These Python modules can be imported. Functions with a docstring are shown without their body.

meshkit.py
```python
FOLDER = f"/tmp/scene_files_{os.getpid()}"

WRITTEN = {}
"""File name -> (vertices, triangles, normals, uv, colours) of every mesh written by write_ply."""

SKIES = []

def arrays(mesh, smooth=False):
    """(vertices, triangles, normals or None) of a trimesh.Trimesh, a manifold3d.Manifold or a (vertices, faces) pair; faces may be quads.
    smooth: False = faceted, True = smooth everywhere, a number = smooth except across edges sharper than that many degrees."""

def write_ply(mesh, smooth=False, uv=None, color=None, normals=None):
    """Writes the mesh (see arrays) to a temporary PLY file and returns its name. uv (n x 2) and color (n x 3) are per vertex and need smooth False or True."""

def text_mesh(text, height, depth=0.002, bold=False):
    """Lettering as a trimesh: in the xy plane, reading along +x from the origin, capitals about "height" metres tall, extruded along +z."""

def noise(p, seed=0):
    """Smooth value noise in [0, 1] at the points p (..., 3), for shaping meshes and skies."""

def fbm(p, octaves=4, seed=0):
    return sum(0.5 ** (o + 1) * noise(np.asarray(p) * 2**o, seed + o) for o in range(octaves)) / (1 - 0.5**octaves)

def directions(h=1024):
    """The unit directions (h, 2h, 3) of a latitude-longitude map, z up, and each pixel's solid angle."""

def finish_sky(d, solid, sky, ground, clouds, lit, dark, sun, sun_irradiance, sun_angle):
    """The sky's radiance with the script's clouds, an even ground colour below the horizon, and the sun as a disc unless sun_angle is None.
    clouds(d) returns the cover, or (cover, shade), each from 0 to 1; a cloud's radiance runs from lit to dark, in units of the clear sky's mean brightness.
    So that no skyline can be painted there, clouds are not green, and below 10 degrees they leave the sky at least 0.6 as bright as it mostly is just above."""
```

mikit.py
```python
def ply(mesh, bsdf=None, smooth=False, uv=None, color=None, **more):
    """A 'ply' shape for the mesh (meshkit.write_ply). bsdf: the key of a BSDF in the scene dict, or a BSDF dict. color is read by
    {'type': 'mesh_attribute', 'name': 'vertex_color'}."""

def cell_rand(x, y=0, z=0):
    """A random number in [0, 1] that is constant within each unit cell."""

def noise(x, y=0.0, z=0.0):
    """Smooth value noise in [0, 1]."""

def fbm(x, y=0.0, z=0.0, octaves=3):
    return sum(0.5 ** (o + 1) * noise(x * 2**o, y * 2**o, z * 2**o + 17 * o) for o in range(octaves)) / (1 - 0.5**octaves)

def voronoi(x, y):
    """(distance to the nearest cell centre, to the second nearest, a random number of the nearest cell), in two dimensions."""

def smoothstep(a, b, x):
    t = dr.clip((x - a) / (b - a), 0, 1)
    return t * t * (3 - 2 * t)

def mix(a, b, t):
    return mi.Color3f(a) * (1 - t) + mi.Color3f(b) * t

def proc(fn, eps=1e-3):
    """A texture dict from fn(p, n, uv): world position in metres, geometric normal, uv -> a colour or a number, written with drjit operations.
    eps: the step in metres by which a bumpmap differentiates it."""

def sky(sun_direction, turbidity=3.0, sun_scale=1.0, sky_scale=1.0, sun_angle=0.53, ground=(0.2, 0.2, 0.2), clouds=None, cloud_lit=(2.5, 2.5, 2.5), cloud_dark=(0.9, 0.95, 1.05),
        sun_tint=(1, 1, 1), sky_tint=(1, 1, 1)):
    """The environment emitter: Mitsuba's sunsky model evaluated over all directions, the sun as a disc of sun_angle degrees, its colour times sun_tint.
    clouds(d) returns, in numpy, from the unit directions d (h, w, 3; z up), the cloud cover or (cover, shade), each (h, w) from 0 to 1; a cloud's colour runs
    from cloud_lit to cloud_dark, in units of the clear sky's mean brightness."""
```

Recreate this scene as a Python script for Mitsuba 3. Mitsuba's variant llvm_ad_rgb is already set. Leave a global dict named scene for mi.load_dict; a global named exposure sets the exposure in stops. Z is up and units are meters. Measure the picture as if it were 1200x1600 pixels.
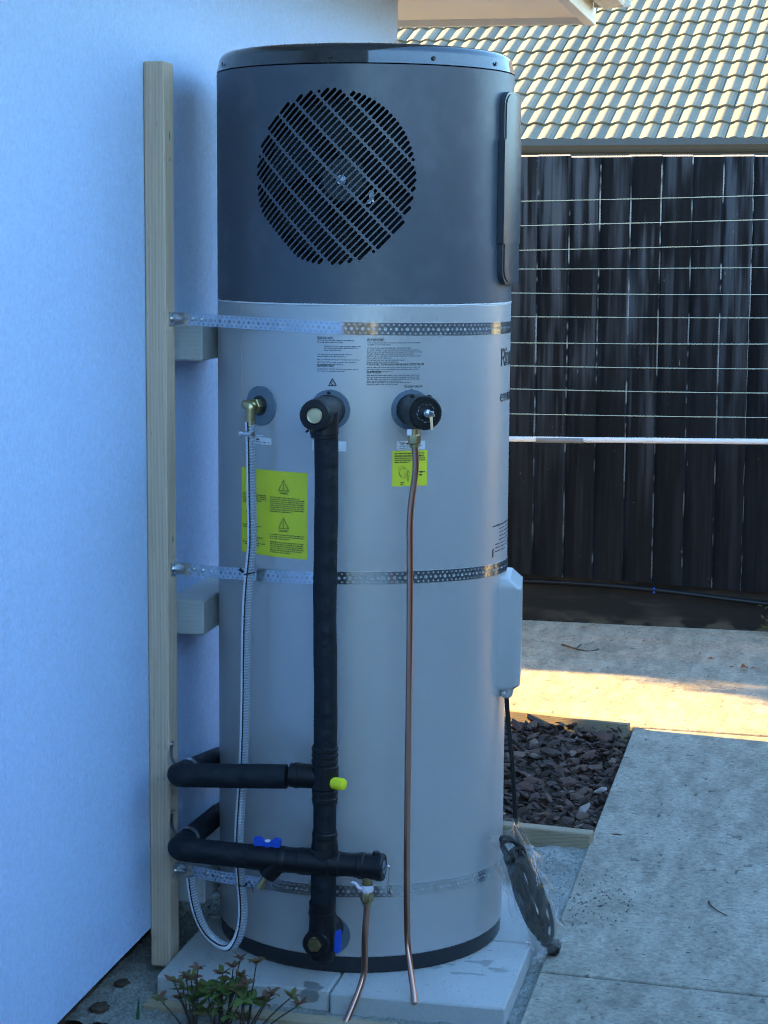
import math, random
import numpy as np, trimesh, mitsuba as mi, drjit as dr
import mikit, meshkit
from mikit import noise, fbm, voronoi, cell_rand, smoothstep, mix, proc
from shapely.geometry import Polygon, Point, LineString, box as sbox
from shapely.ops import unary_union
from shapely import affinity
from scipy.interpolate import CubicSpline
from scipy.spatial import ConvexHull

rng = np.random.default_rng(7)
random.seed(7)
T = mi.ScalarTransform4f
V = lambda *a: np.array(a, float)
PI = math.pi

# ------------------------------------------------------------------ camera, sky, exposure
YAW, PITCH, ROLL, FOCAL = -0.2129, 0.136, -0.0074, 3118.0
CAM = V(0.9106, -4.0079, 1.45)
fwd = V(math.sin(YAW) * math.cos(PITCH), math.cos(YAW) * math.cos(PITCH), -math.sin(PITCH))
rgt = V(math.cos(YAW), -math.sin(YAW), 0)
dwn = np.cross(fwd, rgt)
dwn = -math.sin(ROLL) * rgt + math.cos(ROLL) * dwn
SUN_E, SUN_D = math.radians(17.0), math.radians(9.0)
SUN = [-math.cos(SUN_E) * math.cos(SUN_D), math.cos(SUN_E) * math.sin(SUN_D), math.sin(SUN_E)]
exposure = 5.55
scene, labels = {}, {}
scene['type'] = 'scene'
scene['camera'] = {'type': 'perspective', 'fov': math.degrees(2 * math.atan(800 / FOCAL)), 'fov_axis': 'y', 'near_clip': 0.05, 'far_clip': 300.0,
                   'to_world': T().look_at(origin=CAM.tolist(), target=(CAM + fwd).tolist(), up=(-dwn).tolist()),
                   'film': {'type': 'hdrfilm', 'width': 768, 'height': 1024}}
scene['sky'] = mikit.sky(SUN, turbidity=3.0, sun_scale=0.92, sun_tint=(1.0, 0.89, 0.54), sky_tint=(0.675, 0.86, 1.02))

# ------------------------------------------------------------------ materials
def P(base, rough=0.5, **k):
    b = base if isinstance(base, dict) else {'type': 'rgb', 'value': list(base)}
    return {'type': 'principled', 'base_color': b, 'roughness': rough, **k}
def two(b): return {'type': 'twosided', 'bsdf': b}
def bump(b, fn, scale, eps=1e-3): return {'type': 'bumpmap', 'arbitrary': proc(fn, eps), 'scale': scale, 'bsdf': b}
def mat(name, b): scene['mat_' + name] = b; return 'mat_' + name
def C3(*c): return mi.Color3f(*c)

M = {}
# wall render
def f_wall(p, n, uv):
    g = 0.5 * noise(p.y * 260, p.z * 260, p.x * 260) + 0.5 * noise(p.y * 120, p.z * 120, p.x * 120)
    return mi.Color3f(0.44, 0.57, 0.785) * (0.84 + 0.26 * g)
def f_wall_b(p, n, uv): return 0.6 * noise(p.y * 210, p.z * 210, p.x * 210) + 0.4 * noise(p.y * 450, p.z * 450, p.x * 450)
M['wall'] = mat('wall', two(bump(P(proc(f_wall), 0.75, specular=0.3), f_wall_b, 0.0034, 6e-4)))
# concrete
def f_conc(p, n, uv):
    a = fbm(p.x * 2.2, p.y * 2.2, 1.0, 4); b = fbm(p.x * 30, p.y * 9, 3.0, 3); g = noise(p.x * 260, p.y * 260)
    c = mix((0.245, 0.216, 0.168), (0.36, 0.318, 0.252), smoothstep(0.15, 0.85, a * 0.2 + b * 0.8)) * (0.60 + 0.36 * g + 0.36 * noise(p.x * 110, p.y * 110, 4.0))
    s = smoothstep(0.66, 0.76, fbm(p.x * 5 + 9, p.y * 5, 7.0, 3))
    sp = smoothstep(0.90, 0.95, noise(p.x * 60, p.y * 60, 5.0))
    return c * (1 - 0.14 * s) * (1 - 0.5 * sp)
def f_conc_b(p, n, uv): return 0.5 * noise(p.x * 170, p.y * 170) + 0.5 * noise(p.x * 60, p.y * 240)
M['concrete'] = mat('concrete', two(bump(P(proc(f_conc), 0.85, specular=0.3), f_conc_b, 0.0012)))
def f_pav(p, n, uv):
    a = fbm(p.x * 6, p.y * 6, p.z * 6, 3); g = noise(p.x * 420, p.y * 420, p.z * 420)
    c = mix((0.36, 0.36, 0.34), (0.45, 0.445, 0.42), a) * (0.92 + 0.14 * g)
    w = noise(p.x * 70, p.z * 70 + p.y * 70, 2.0) * 0.012
    d = dr.sqrt(dr.square((p.x + 0.005) * 0.8 + (p.y + 0.41) * 0.2) + dr.square(p.z + 0.012 - (p.y + 0.39) * 0.8)) + w
    st = 1 - smoothstep(0.020, 0.024, d)
    mud = smoothstep(0.60, 0.72, fbm(p.x * 30, p.y * 75, 3.0, 2)) * (1 - smoothstep(0.06, 0.12, dr.sqrt(dr.square(p.x - 0.27) + dr.square((p.y + 0.20) * 1.4))))
    pit = smoothstep(0.93, 0.97, noise(p.x * 110, p.y * 110, p.z * 110))
    return c * (1 - 0.55 * st) * (1 - 0.35 * mud) * (1 - 0.4 * pit)
M['paver'] = mat('paver', two(bump(P(proc(f_pav), 0.8, specular=0.3), lambda p, n, uv: noise(p.x * 300, p.y * 300, p.z * 300), 0.0005)))
def f_sand(p, n, uv):
    a = fbm(p.x * 14, p.y * 14, 0.0, 3); g = noise(p.x * 330, p.y * 330, 2.0)
    return mix((0.19, 0.19, 0.165), (0.33, 0.325, 0.29), a) * (0.65 + 0.6 * g)
M['sand'] = mat('sand', two(P(proc(f_sand), 0.95, specular=0.1)))
def f_soil(p, n, uv):
    a = fbm(p.x * 22, p.y * 22, p.z * 22, 3)
    return mix((0.035, 0.026, 0.02), (0.12, 0.09, 0.065), a)
M['soil'] = mat('soil', two(P(proc(f_soil), 0.95, specular=0.1)))
M['ground'] = mat('ground', two(P(proc(lambda p, n, uv: mix((0.10, 0.11, 0.06), (0.22, 0.19, 0.13), fbm(p.x * 0.8, p.y * 0.8))), 1.0)))
def wood(c0, c1, ax, knots=()):
    def f(p, n, uv):
        q = [p.x, p.y, p.z]
        L = q[ax]; A, B = [q[i] for i in range(3) if i != ax]
        wv = fbm(A * 9, B * 9, L * 1.6, 2) * 0.016
        ring = 0.5 + 0.5 * dr.sin((A + B * 0.8 + wv) * 900)
        g = fbm(A * 260, B * 260, L * 7, 3)
        sp = smoothstep(0.72, 0.85, fbm(A * 420, B * 420, L * 30, 2))
        c = mix(c0, c1, 0.35 * ring + 0.75 * (1 - g)) * (1 - 0.25 * sp)
        for (b0, l0, rb) in knots:
            q2 = dr.sqrt(dr.square((B - b0) * 2.2) + dr.square(L - l0)) + 0.004 * noise(B * 300, L * 300)
            c = c * (1 - 0.75 * (1 - smoothstep(rb * 0.6, rb, q2)))
        return c
    return f
M['post'] = mat('post', two(P(proc(wood((0.64, 0.505, 0.37), (0.44, 0.33, 0.235), 2, ((-0.238, 1.645, 0.012), (-0.236, 1.600, 0.007), (-0.235, 0.850, 0.012), (-0.233, 0.815, 0.008), (-0.250, 0.335, 0.010)))), 0.7)))
M['edging'] = mat('edging', two(P(proc(wood((0.42, 0.33, 0.215), (0.24, 0.18, 0.11), 0)), 0.8)))
M['block'] = mat('block', two(P(proc(wood((0.46, 0.475, 0.465), (0.40, 0.42, 0.41), 0)), 0.55)))
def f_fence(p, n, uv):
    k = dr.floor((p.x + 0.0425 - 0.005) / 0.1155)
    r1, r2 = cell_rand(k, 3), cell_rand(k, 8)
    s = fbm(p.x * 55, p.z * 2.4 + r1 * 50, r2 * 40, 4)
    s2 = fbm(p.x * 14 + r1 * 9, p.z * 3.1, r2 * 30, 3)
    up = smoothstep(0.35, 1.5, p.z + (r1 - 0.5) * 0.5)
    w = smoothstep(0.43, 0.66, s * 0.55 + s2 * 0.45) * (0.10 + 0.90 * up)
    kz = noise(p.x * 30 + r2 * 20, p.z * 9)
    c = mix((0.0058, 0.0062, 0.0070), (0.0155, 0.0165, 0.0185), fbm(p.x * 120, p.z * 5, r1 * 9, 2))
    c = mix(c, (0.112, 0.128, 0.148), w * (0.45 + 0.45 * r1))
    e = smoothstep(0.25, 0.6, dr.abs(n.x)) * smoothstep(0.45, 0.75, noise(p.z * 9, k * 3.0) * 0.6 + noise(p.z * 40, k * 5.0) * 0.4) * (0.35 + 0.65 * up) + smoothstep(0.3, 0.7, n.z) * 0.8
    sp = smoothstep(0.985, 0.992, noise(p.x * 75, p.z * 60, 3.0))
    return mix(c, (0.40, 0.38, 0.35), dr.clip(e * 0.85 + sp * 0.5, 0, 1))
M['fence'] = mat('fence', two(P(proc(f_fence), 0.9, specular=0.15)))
def f_sleeper(p, n, uv):
    a = fbm(p.x * 6, p.z * 30, 1.0, 3)
    low = smoothstep(0.020, -0.02, p.z + 0.02 * noise(p.x * 12))
    c = mix((0.014, 0.013, 0.0115), (0.042, 0.036, 0.029), smoothstep(0.45, 0.8, a))
    return mix(c, (0.11, 0.095, 0.07), 0.8 * low * smoothstep(0.45, 0.65, fbm(p.x * 10, p.z * 20)))
M['sleeper'] = mat('sleeper', two(P(proc(f_sleeper), 0.85)))
def f_tile(p, n, uv):
    return mix((0.136, 0.118, 0.080), (0.178, 0.155, 0.108), fbm(p.x * 4, p.y * 4, p.z * 4, 3)) * (0.94 + 0.12 * noise(p.x * 70, p.y * 70, p.z * 70))
M['tile'] = mat('tile', two(P(proc(f_tile), 0.7)))
M['gutter_dark'] = mat('gutter_dark', two(P((0.028, 0.034, 0.038), 0.4)))
M['cream'] = mat('cream', two(P((0.80, 0.70, 0.52), 0.7)))
M['trim'] = mat('trim', two(P((0.66, 0.60, 0.49), 0.45)))
M['roofdark'] = mat('roofdark', two(P((0.16, 0.155, 0.14), 0.8)))
M['brickwall'] = mat('brickwall', two(P((0.40, 0.33, 0.26), 0.9)))
# water heater
def f_tank_r(p, n, uv): return 0.29 + 0.12 * fbm(p.x * 7, p.y * 7, p.z * 5, 4)
M['tank'] = mat('tank', two(P((0.475, 0.47, 0.465), proc(f_tank_r), metallic=0.40, specular=0.5, clearcoat=0.25, clearcoat_gloss=0.85)))
def f_shroud(p, n, uv):
    sm = smoothstep(0.45, 0.75, fbm(p.x * 16, p.y * 16, p.z * 11, 4))
    return mix((0.064, 0.077, 0.097), (0.084, 0.096, 0.116), sm)
def f_shroud_r(p, n, uv): return 0.36 + 0.10 * fbm(p.x * 9, p.y * 9, p.z * 7, 3)
M['shroud'] = mat('shroud', two({'type': 'principled', 'base_color': proc(f_shroud), 'roughness': proc(f_shroud_r), 'metallic': 0.15, 'specular': 0.6}))
M['lid'] = mat('lid', two(P((0.012, 0.015, 0.020), 0.05, specular=1.0, clearcoat=1.0, clearcoat_gloss=0.98)))
M['blackplastic'] = mat('blackplastic', two(P((0.018, 0.020, 0.024), 0.32)))
M['panel'] = mat('panel', two(P((0.032, 0.038, 0.048), 0.3)))
M['inner'] = mat('inner', two(P((0.012, 0.013, 0.015), 0.6)))
M['fan'] = mat('fan', two(P((0.022, 0.024, 0.027), 0.5)))
M['cover'] = mat('cover', two(P((0.36, 0.355, 0.345), 0.30, clearcoat=0.3)))
M['collar'] = mat('collar', two(P((0.10, 0.14, 0.18), 0.5)))
M['foam'] = mat('foam', two(bump(P((0.007, 0.010, 0.014), 0.6, specular=0.3), lambda p, n, uv: fbm(p.x * 45, p.y * 45, p.z * 45, 3), 0.006)))
M['rubber'] = mat('rubber', two(P((0.007, 0.0075, 0.009), 0.42, specular=0.35)))
M['copper'] = mat('copper', {'type': 'principled', 'base_color': proc(lambda p, n, uv: mix((0.55, 0.28, 0.21), (0.74, 0.42, 0.32), fbm(p.x * 30, p.y * 30, p.z * 9, 3))), 'metallic': 1.0, 'roughness': 0.24})
M['brass'] = mat('brass', {'type': 'principled', 'base_color': proc(lambda p, n, uv: mix((0.38, 0.31, 0.15), (0.56, 0.48, 0.26), fbm(p.x * 90, p.y * 90, p.z * 90, 2))), 'metallic': 1.0, 'roughness': 0.33})
M['nickel'] = mat('nickel', P((0.60, 0.52, 0.31), 0.4, metallic=0.9))
M['steel'] = mat('steel', P((0.62, 0.63, 0.64), 0.22, metallic=1.0))
M['galv'] = mat('galv', two({'type': 'principled', 'base_color': proc(lambda p, n, uv: mix((0.50, 0.54, 0.58), (0.74, 0.77, 0.80), fbm(p.x * 60, p.y * 60, p.z * 60, 3))), 'metallic': 0.95, 'roughness': 0.13}))
M['yellow'] = mat('yellow', two(P((0.68, 0.68, 0.03), 0.5)))
M['capyellow'] = mat('capyellow', two(P((0.72, 0.74, 0.02), 0.4)))
M['ink'] = mat('ink', two(P((0.02, 0.02, 0.025), 0.6)))
M['inkgrey'] = mat('inkgrey', two(P((0.13, 0.135, 0.145), 0.6)))
M['white'] = mat('white', two(P((0.72, 0.73, 0.75), 0.5)))
M['tape'] = mat('tape', two(P((0.70, 0.66, 0.72), 0.6)))
M['blue'] = mat('blue', two(P((0.006, 0.06, 0.42), 0.4)))
M['hose'] = mat('hose', two(P((0.22, 0.25, 0.29), 0.16, specular=0.6, clearcoat=0.6)))
M['hoserib'] = mat('hoserib', two(P((0.42, 0.46, 0.51), 0.15, clearcoat=0.8)))
M['line'] = mat('line', two(P((0.40, 0.47, 0.37), 0.5)))
M['whitetube'] = mat('whitetube', two(P((0.78, 0.76, 0.74), 0.35)))
M['greyplastic'] = mat('greyplastic', two(P((0.22, 0.22, 0.22), 0.5)))
M['film'] = mat('film', {'type': 'thindielectric', 'int_ior': 1.5})
M['stone'] = mat('stone', two(P((0.05, 0.045, 0.045), 0.8)))
for i, c in enumerate([(0.115, 0.066, 0.046), (0.070, 0.043, 0.032), (0.18, 0.115, 0.085), (0.105, 0.050, 0.035), (0.30, 0.235, 0.20)]):
    M['bark%d' % i] = mat('bark%d' % i, two(P(c, 0.85)))
def leafmat(name, c, t): M[name] = mat(name, {'type': 'principledthin', 'base_color': {'type': 'rgb', 'value': c}, 'roughness': 0.45, 'diff_trans': t, 'spec_trans': 0.0})
leafmat("leafgreen", [0.13, 0.18, 0.055], 0.6); leafmat('leafolive', [0.17, 0.16, 0.06], 0.6); leafmat('leafbrown', [0.20, 0.105, 0.07], 0.4)
leafmat('leafred', [0.36, 0.13, 0.06], 0.5); leafmat('leaftree', [0.06, 0.09, 0.03], 0.6); leafmat('leafblue', [0.05, 0.13, 0.07], 0.4)
M['added_hedge'] = mat('added_hedge', two(P((0.035, 0.045, 0.022), 0.9)))
M['stem'] = mat('stem', two(P((0.06, 0.045, 0.035), 0.8)))

# ------------------------------------------------------------------ helpers
def numbered(name):
    if name not in scene and name not in labels and not any(k.startswith(name + '__') for k in scene): return name
    i = 1
    while True:
        k = '%s_%03d' % (name, i)
        if k not in scene and k not in labels: return k
        i += 1
def thing(name, label=None, cat=None, group=None, kind=None):
    k = numbered(name); labels[k] = {}
    if label: labels[k]['label'] = label
    if cat: labels[k]['category'] = cat
    if group: labels[k]['group'] = group
    if kind: labels[k]['kind'] = kind
    return k
_cnt = {}
def part(name, parent, mesh, m, smooth=30, label=None, kind=None, **kw):
    base = parent + '__' + name if parent else name
    i = _cnt.get(base, -1) + 1; _cnt[base] = i
    k = base if i == 0 else '%s_%03d' % (base, i)
    d = mesh if isinstance(mesh, dict) else mikit.ply(mesh, m, smooth=smooth)
    scene[k] = {**d, **kw}
    if label or kind:
        labels.setdefault(k, {})
        if label: labels[k]['label'] = label
        if kind: labels[k]['kind'] = kind
    return k
def single(name, label, cat, mesh, m, smooth=30, group=None, kind=None):
    k = thing(name, label, cat, group, kind); scene[k] = mikit.ply(mesh, m, smooth=smooth); return k
def tm(v, f): return trimesh.Trimesh(np.asarray(v, float), np.asarray(f, int), process=False)
def cat(*m): return trimesh.util.concatenate([x for x in m])
def hull(pts):
    h = ConvexHull(np.asarray(pts)); m = trimesh.Trimesh(h.points, h.simplices, process=True); m.fix_normals(); return m
def cbox(x0, x1, y0, y1, z0, z1, c=0.002):
    pts = []
    for x, sx in ((x0, 1), (x1, -1)):
        for y, sy in ((y0, 1), (y1, -1)):
            for z, sz in ((z0, 1), (z1, -1)):
                pts += [(x + sx * c, y + sy * c, z), (x + sx * c, y, z + sz * c), (x, y + sy * c, z + sz * c)]
    return hull(pts)
def frame(d):
    d = np.asarray(d, float) / np.linalg.norm(d)
    a = np.cross(d, [0, 0, 1.0]) if abs(d[2]) < 0.9 else np.cross(d, [0, 1.0, 0])
    a /= np.linalg.norm(a); return a, np.cross(d, a), d
def lathe(prof, origin, axis, n=48):
    """prof: [(t along the axis, r)]"""
    a, b, d = frame(axis); o = np.asarray(origin, float); ang = np.arange(n) * 2 * PI / n
    v = []; f = []
    for t, r in prof:
        v.append(o + d * t + r * (np.cos(ang)[:, None] * a + np.sin(ang)[:, None] * b))
    v = np.vstack(v)
    for i in range(len(prof) - 1):
        for j in range(n):
            k = (j + 1) % n
            p0, p1, p2, p3 = i * n + j, i * n + k, (i + 1) * n + k, (i + 1) * n + j
            if prof[i][1] > 1e-9: f.append((p0, p1, p2))
            if prof[i + 1][1] > 1e-9: f.append((p0, p2, p3))
    m = trimesh.Trimesh(v, f, process=True); m.merge_vertices()
    return m
def cyl(p, q, r, n=32, c=0.0):
    L = np.linalg.norm(np.subtract(q, p)); c = min(c, r * 0.5, L * 0.4)
    pr = [(0, 0), (0, r - c)] + ([(c, r), (L - c, r)] if c else [(L, r)]) + ([(L, r - c)] if c else []) + [(L, 0)]
    if not c: pr = [(0, 0), (0, r), (L, r), (L, 0)]
    return lathe(pr, p, np.subtract(q, p), n)
def hexnut(p, q, r): return lathe([(0, 0), (0, r * 0.93), (0.12 * r, r), (np.linalg.norm(np.subtract(q, p)) - 0.12 * r, r), (np.linalg.norm(np.subtract(q, p)), r * 0.93), (np.linalg.norm(np.subtract(q, p)), 0)], p, np.subtract(q, p), 6)
def fillet(pts, R, n=8):
    pts = [np.asarray(p, float) for p in pts]; out = [pts[0]]
    for i in range(1, len(pts) - 1):
        a, b, c = pts[i - 1], pts[i], pts[i + 1]
        u, w = a - b, c - b; lu, lw = np.linalg.norm(u), np.linalg.norm(w); u /= lu; w /= lw
        ang = math.acos(np.clip(u @ w, -1, 1)); t = min(R / math.tan(ang / 2), lu * 0.49, lw * 0.49)
        for s in np.linspace(0, 1, n + 1):
            p0, p2 = b + u * t, b + w * t
            k = math.sin(ang / 2); wt = k
            wgt = [(1 - s) ** 2, 2 * s * (1 - s) * wt, s ** 2]
            out.append((wgt[0] * p0 + wgt[1] * b + wgt[2] * p2) / sum(wgt))
    out.append(pts[-1]); return np.array(out)
def spline(pts, n):
    pts = np.asarray(pts, float); t = np.r_[0, np.cumsum(np.linalg.norm(np.diff(pts, axis=0), axis=1))]
    return CubicSpline(t, pts)(np.linspace(0, t[-1], n))
def frames(p):
    t = np.gradient(p, axis=0); t /= np.linalg.norm(t, axis=1, keepdims=True)
    a, b, _ = frame(t[0]); A = [a]
    for i in range(1, len(p)):
        a = A[-1] - t[i] * (A[-1] @ t[i]); A.append(a / np.linalg.norm(a))
    A = np.array(A); return t, A, np.cross(t, A)
def tube(pts, r, n=20, cap=True):
    p = np.asarray(pts, float); t, A, B = frames(p); ang = np.arange(n) * 2 * PI / n
    r = np.broadcast_to(r, (len(p),))
    v = (p[:, None] + r[:, None, None] * (np.cos(ang)[None, :, None] * A[:, None] + np.sin(ang)[None, :, None] * B[:, None])).reshape(-1, 3)
    f = []
    for i in range(len(p) - 1):
        for j in range(n):
            k = (j + 1) % n
            f += [(i * n + j, i * n + k, (i + 1) * n + k), (i * n + j, (i + 1) * n + k, (i + 1) * n + j)]
    if cap:
        v = np.vstack([v, p[0], p[-1]]); c0, c1 = len(v) - 2, len(v) - 1; L = (len(p) - 1) * n
        for j in range(n):
            k = (j + 1) % n
            f += [(c0, k, j), (c1, L + j, L + k)]
    return tm(v, f)
def sheet(poly, step, mapf, thick=0.0, seg=None):
    """a flat polygon in (s, z) laid on a curved surface mapf(s, z, out), cut into narrow strips, with its edge walls"""
    s0, z0, s1, z1 = poly.bounds; nS = max(1, int(math.ceil((s1 - s0) / step))); vs, fs, cnt = [], [], 0
    ed = np.linspace(s0, s1, nS + 1)
    for i in range(nS):
        g = poly.intersection(sbox(ed[i], z0 - 1, ed[i + 1], z1 + 1))
        for q in getattr(g, 'geoms', [g]):
            if q.geom_type != 'Polygon' or q.area < 1e-9: continue
            v, f = trimesh.creation.triangulate_polygon(q, engine='earcut')
            a = v[f]; cr = np.cross(a[:, 1] - a[:, 0], a[:, 2] - a[:, 0]); f = np.where((cr < 0)[:, None], f[:, ::-1], f)
            vs.append(np.c_[v, np.zeros(len(v))]); fs.append(f + cnt); cnt += len(v)
            if thick: vs.append(np.c_[v, np.full(len(v), -thick)]); fs.append(f[:, ::-1] + cnt); cnt += len(v)
    if thick:
        for q in getattr(poly, 'geoms', [poly]):
            for ring in [q.exterior] + list(q.interiors):
                c = np.array(ring.segmentize(step).coords)[:-1]; m = len(c)
                vs.append(np.vstack([np.c_[c, np.zeros(m)], np.c_[c, np.full(m, -thick)]]))
                j = np.arange(m); k = (j + 1) % m
                fs.append(np.vstack([np.c_[j, j + m, k], np.c_[k, j + m, k + m]]) + cnt); cnt += 2 * m
    v = np.vstack(vs); w = mapf(v[:, 0], v[:, 1], v[:, 2])
    m = trimesh.Trimesh(w, np.vstack(fs), process=False); m.merge_vertices(digits_vertex=6); return m
RT = 0.30
def on_tank(phi0, r=RT):
    def f(s, z, o):
        a = math.radians(phi0) + s / RT
        return np.c_[(r + o) * np.cos(a), (r + o) * np.sin(a), z]
    return f
def phis(p, z=None): return RT * math.radians(p + 90)         # arc length from the front line of the tank
FRONT = on_tank(-90)
def flat_text(txt, h, depth=0.0006, bold=True):
    m = meshkit.text_mesh(txt, h, depth, bold); return m
def wrap_mesh(m, s0, z0, mapf, off=0.0):
    v = np.array(m.vertices); w = mapf(v[:, 0] + s0, v[:, 1] + z0, v[:, 2] + off); return tm(w, m.faces)
def words(s0, s1, z_top, n, pitch, h, seed, ragged=0.8, indent=0):
    r = random.Random(seed); out = []
    for i in range(n):
        z = z_top - i * pitch; x = s0 + indent; end = s1 if i < n - 1 or n == 1 else s0 + (s1 - s0) * r.uniform(0.35, 0.8)
        if r.random() < 0.4: end -= (s1 - s0) * r.uniform(0, 1 - ragged)
        while x < end:
            w = min(r.uniform(0.003, 0.010), end - x)
            out.append(sbox(x, z - h, x + w, z)); x += w + 0.0011
    return out
def boxes_mesh(bs, mapf, off):  # the words of one block of print
    v, f = [], []
    for b in bs:
        x0, y0, x1, y1 = b.bounds; k = len(v)
        v += [(x0, y0), (x1, y0), (x1, y1), (x0, y1)]; f += [(k, k + 1, k + 2), (k, k + 2, k + 3)]
    v = np.array(v); return tm(mapf(v[:, 0], v[:, 1], np.full(len(v), off)), f)
def heightfield(x0, x1, y0, y1, step, fn):
    nx, ny = int((x1 - x0) / step) + 1, int((y1 - y0) / step) + 1
    X, Y = np.meshgrid(np.linspace(x0, x1, nx), np.linspace(y0, y1, ny)); Z = fn(X, Y)
    v = np.c_[X.ravel(), Y.ravel(), Z.ravel()]; i = np.arange(nx * ny).reshape(ny, nx)
    a, b, c, d = i[:-1, :-1].ravel(), i[:-1, 1:].ravel(), i[1:, 1:].ravel(), i[1:, :-1].ravel()
    return tm(v, np.vstack([np.c_[a, b, c], np.c_[a, c, d]]))
def nz(X, Y, s, seed=0, o=4): return meshkit.fbm(np.stack([X * s, Y * s, 0 * X], -1), o, seed)

# ------------------------------------------------------------------ ground and paving
def struct(name, mesh, m, smooth=False):
    scene[name] = mikit.ply(mesh, m, smooth=smooth); labels[name] = {'kind': 'structure'}; return name
struct('ground', tm([(-80, -80, -0.10), (80, -80, -0.10), (80, 80, -0.10), (-80, 80, -0.10)], [(0, 1, 2), (0, 2, 3)]), M['ground'])
labels['path'] = {'kind': 'structure'}
def slab(poly, z0, z1, c=0.003):
    p = np.array(poly, float); q = Polygon(p).buffer(-c, join_style=2); p2 = np.array(q.exterior.coords)[:-1]
    if Polygon(p).exterior.is_ccw != q.exterior.is_ccw: p2 = p2[::-1]
    k = np.argmin(((p2 - p[0]) ** 2).sum(1)); p2 = np.roll(p2, -k, 0)
    n = len(p); v = np.vstack([np.c_[p, np.full(n, z0)], np.c_[p, np.full(n, z1 - c)], np.c_[p2, np.full(n, z1)]]); f = []
    for L in (0, 1):
        for j in range(n):
            k = (j + 1) % n; f += [(L * n + j, L * n + k, (L + 1) * n + k), (L * n + j, (L + 1) * n + k, (L + 1) * n + j)]
    tv, tf = trimesh.creation.triangulate_polygon(Polygon(p2), engine='earcut')
    a = tv[tf]; cr = np.cross(a[:, 1] - a[:, 0], a[:, 2] - a[:, 0]); tf = np.where((cr < 0)[:, None], tf[:, ::-1], tf)
    return cat(tm(v, f), tm(np.c_[tv, np.full(len(tv), z1)], tf))
GZ = -0.03
part('slab', 'path', slab([(0.402, -7), (7.5, -7), (7.5, -0.60), (0.402, -0.120)], -0.09, GZ), M['concrete'], False)
part('slab', 'path', slab([(0.402, -0.110), (7.5, -0.595), (7.5, 1.70), (0.402, 1.996)], -0.09, GZ), M['concrete'], False)
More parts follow.
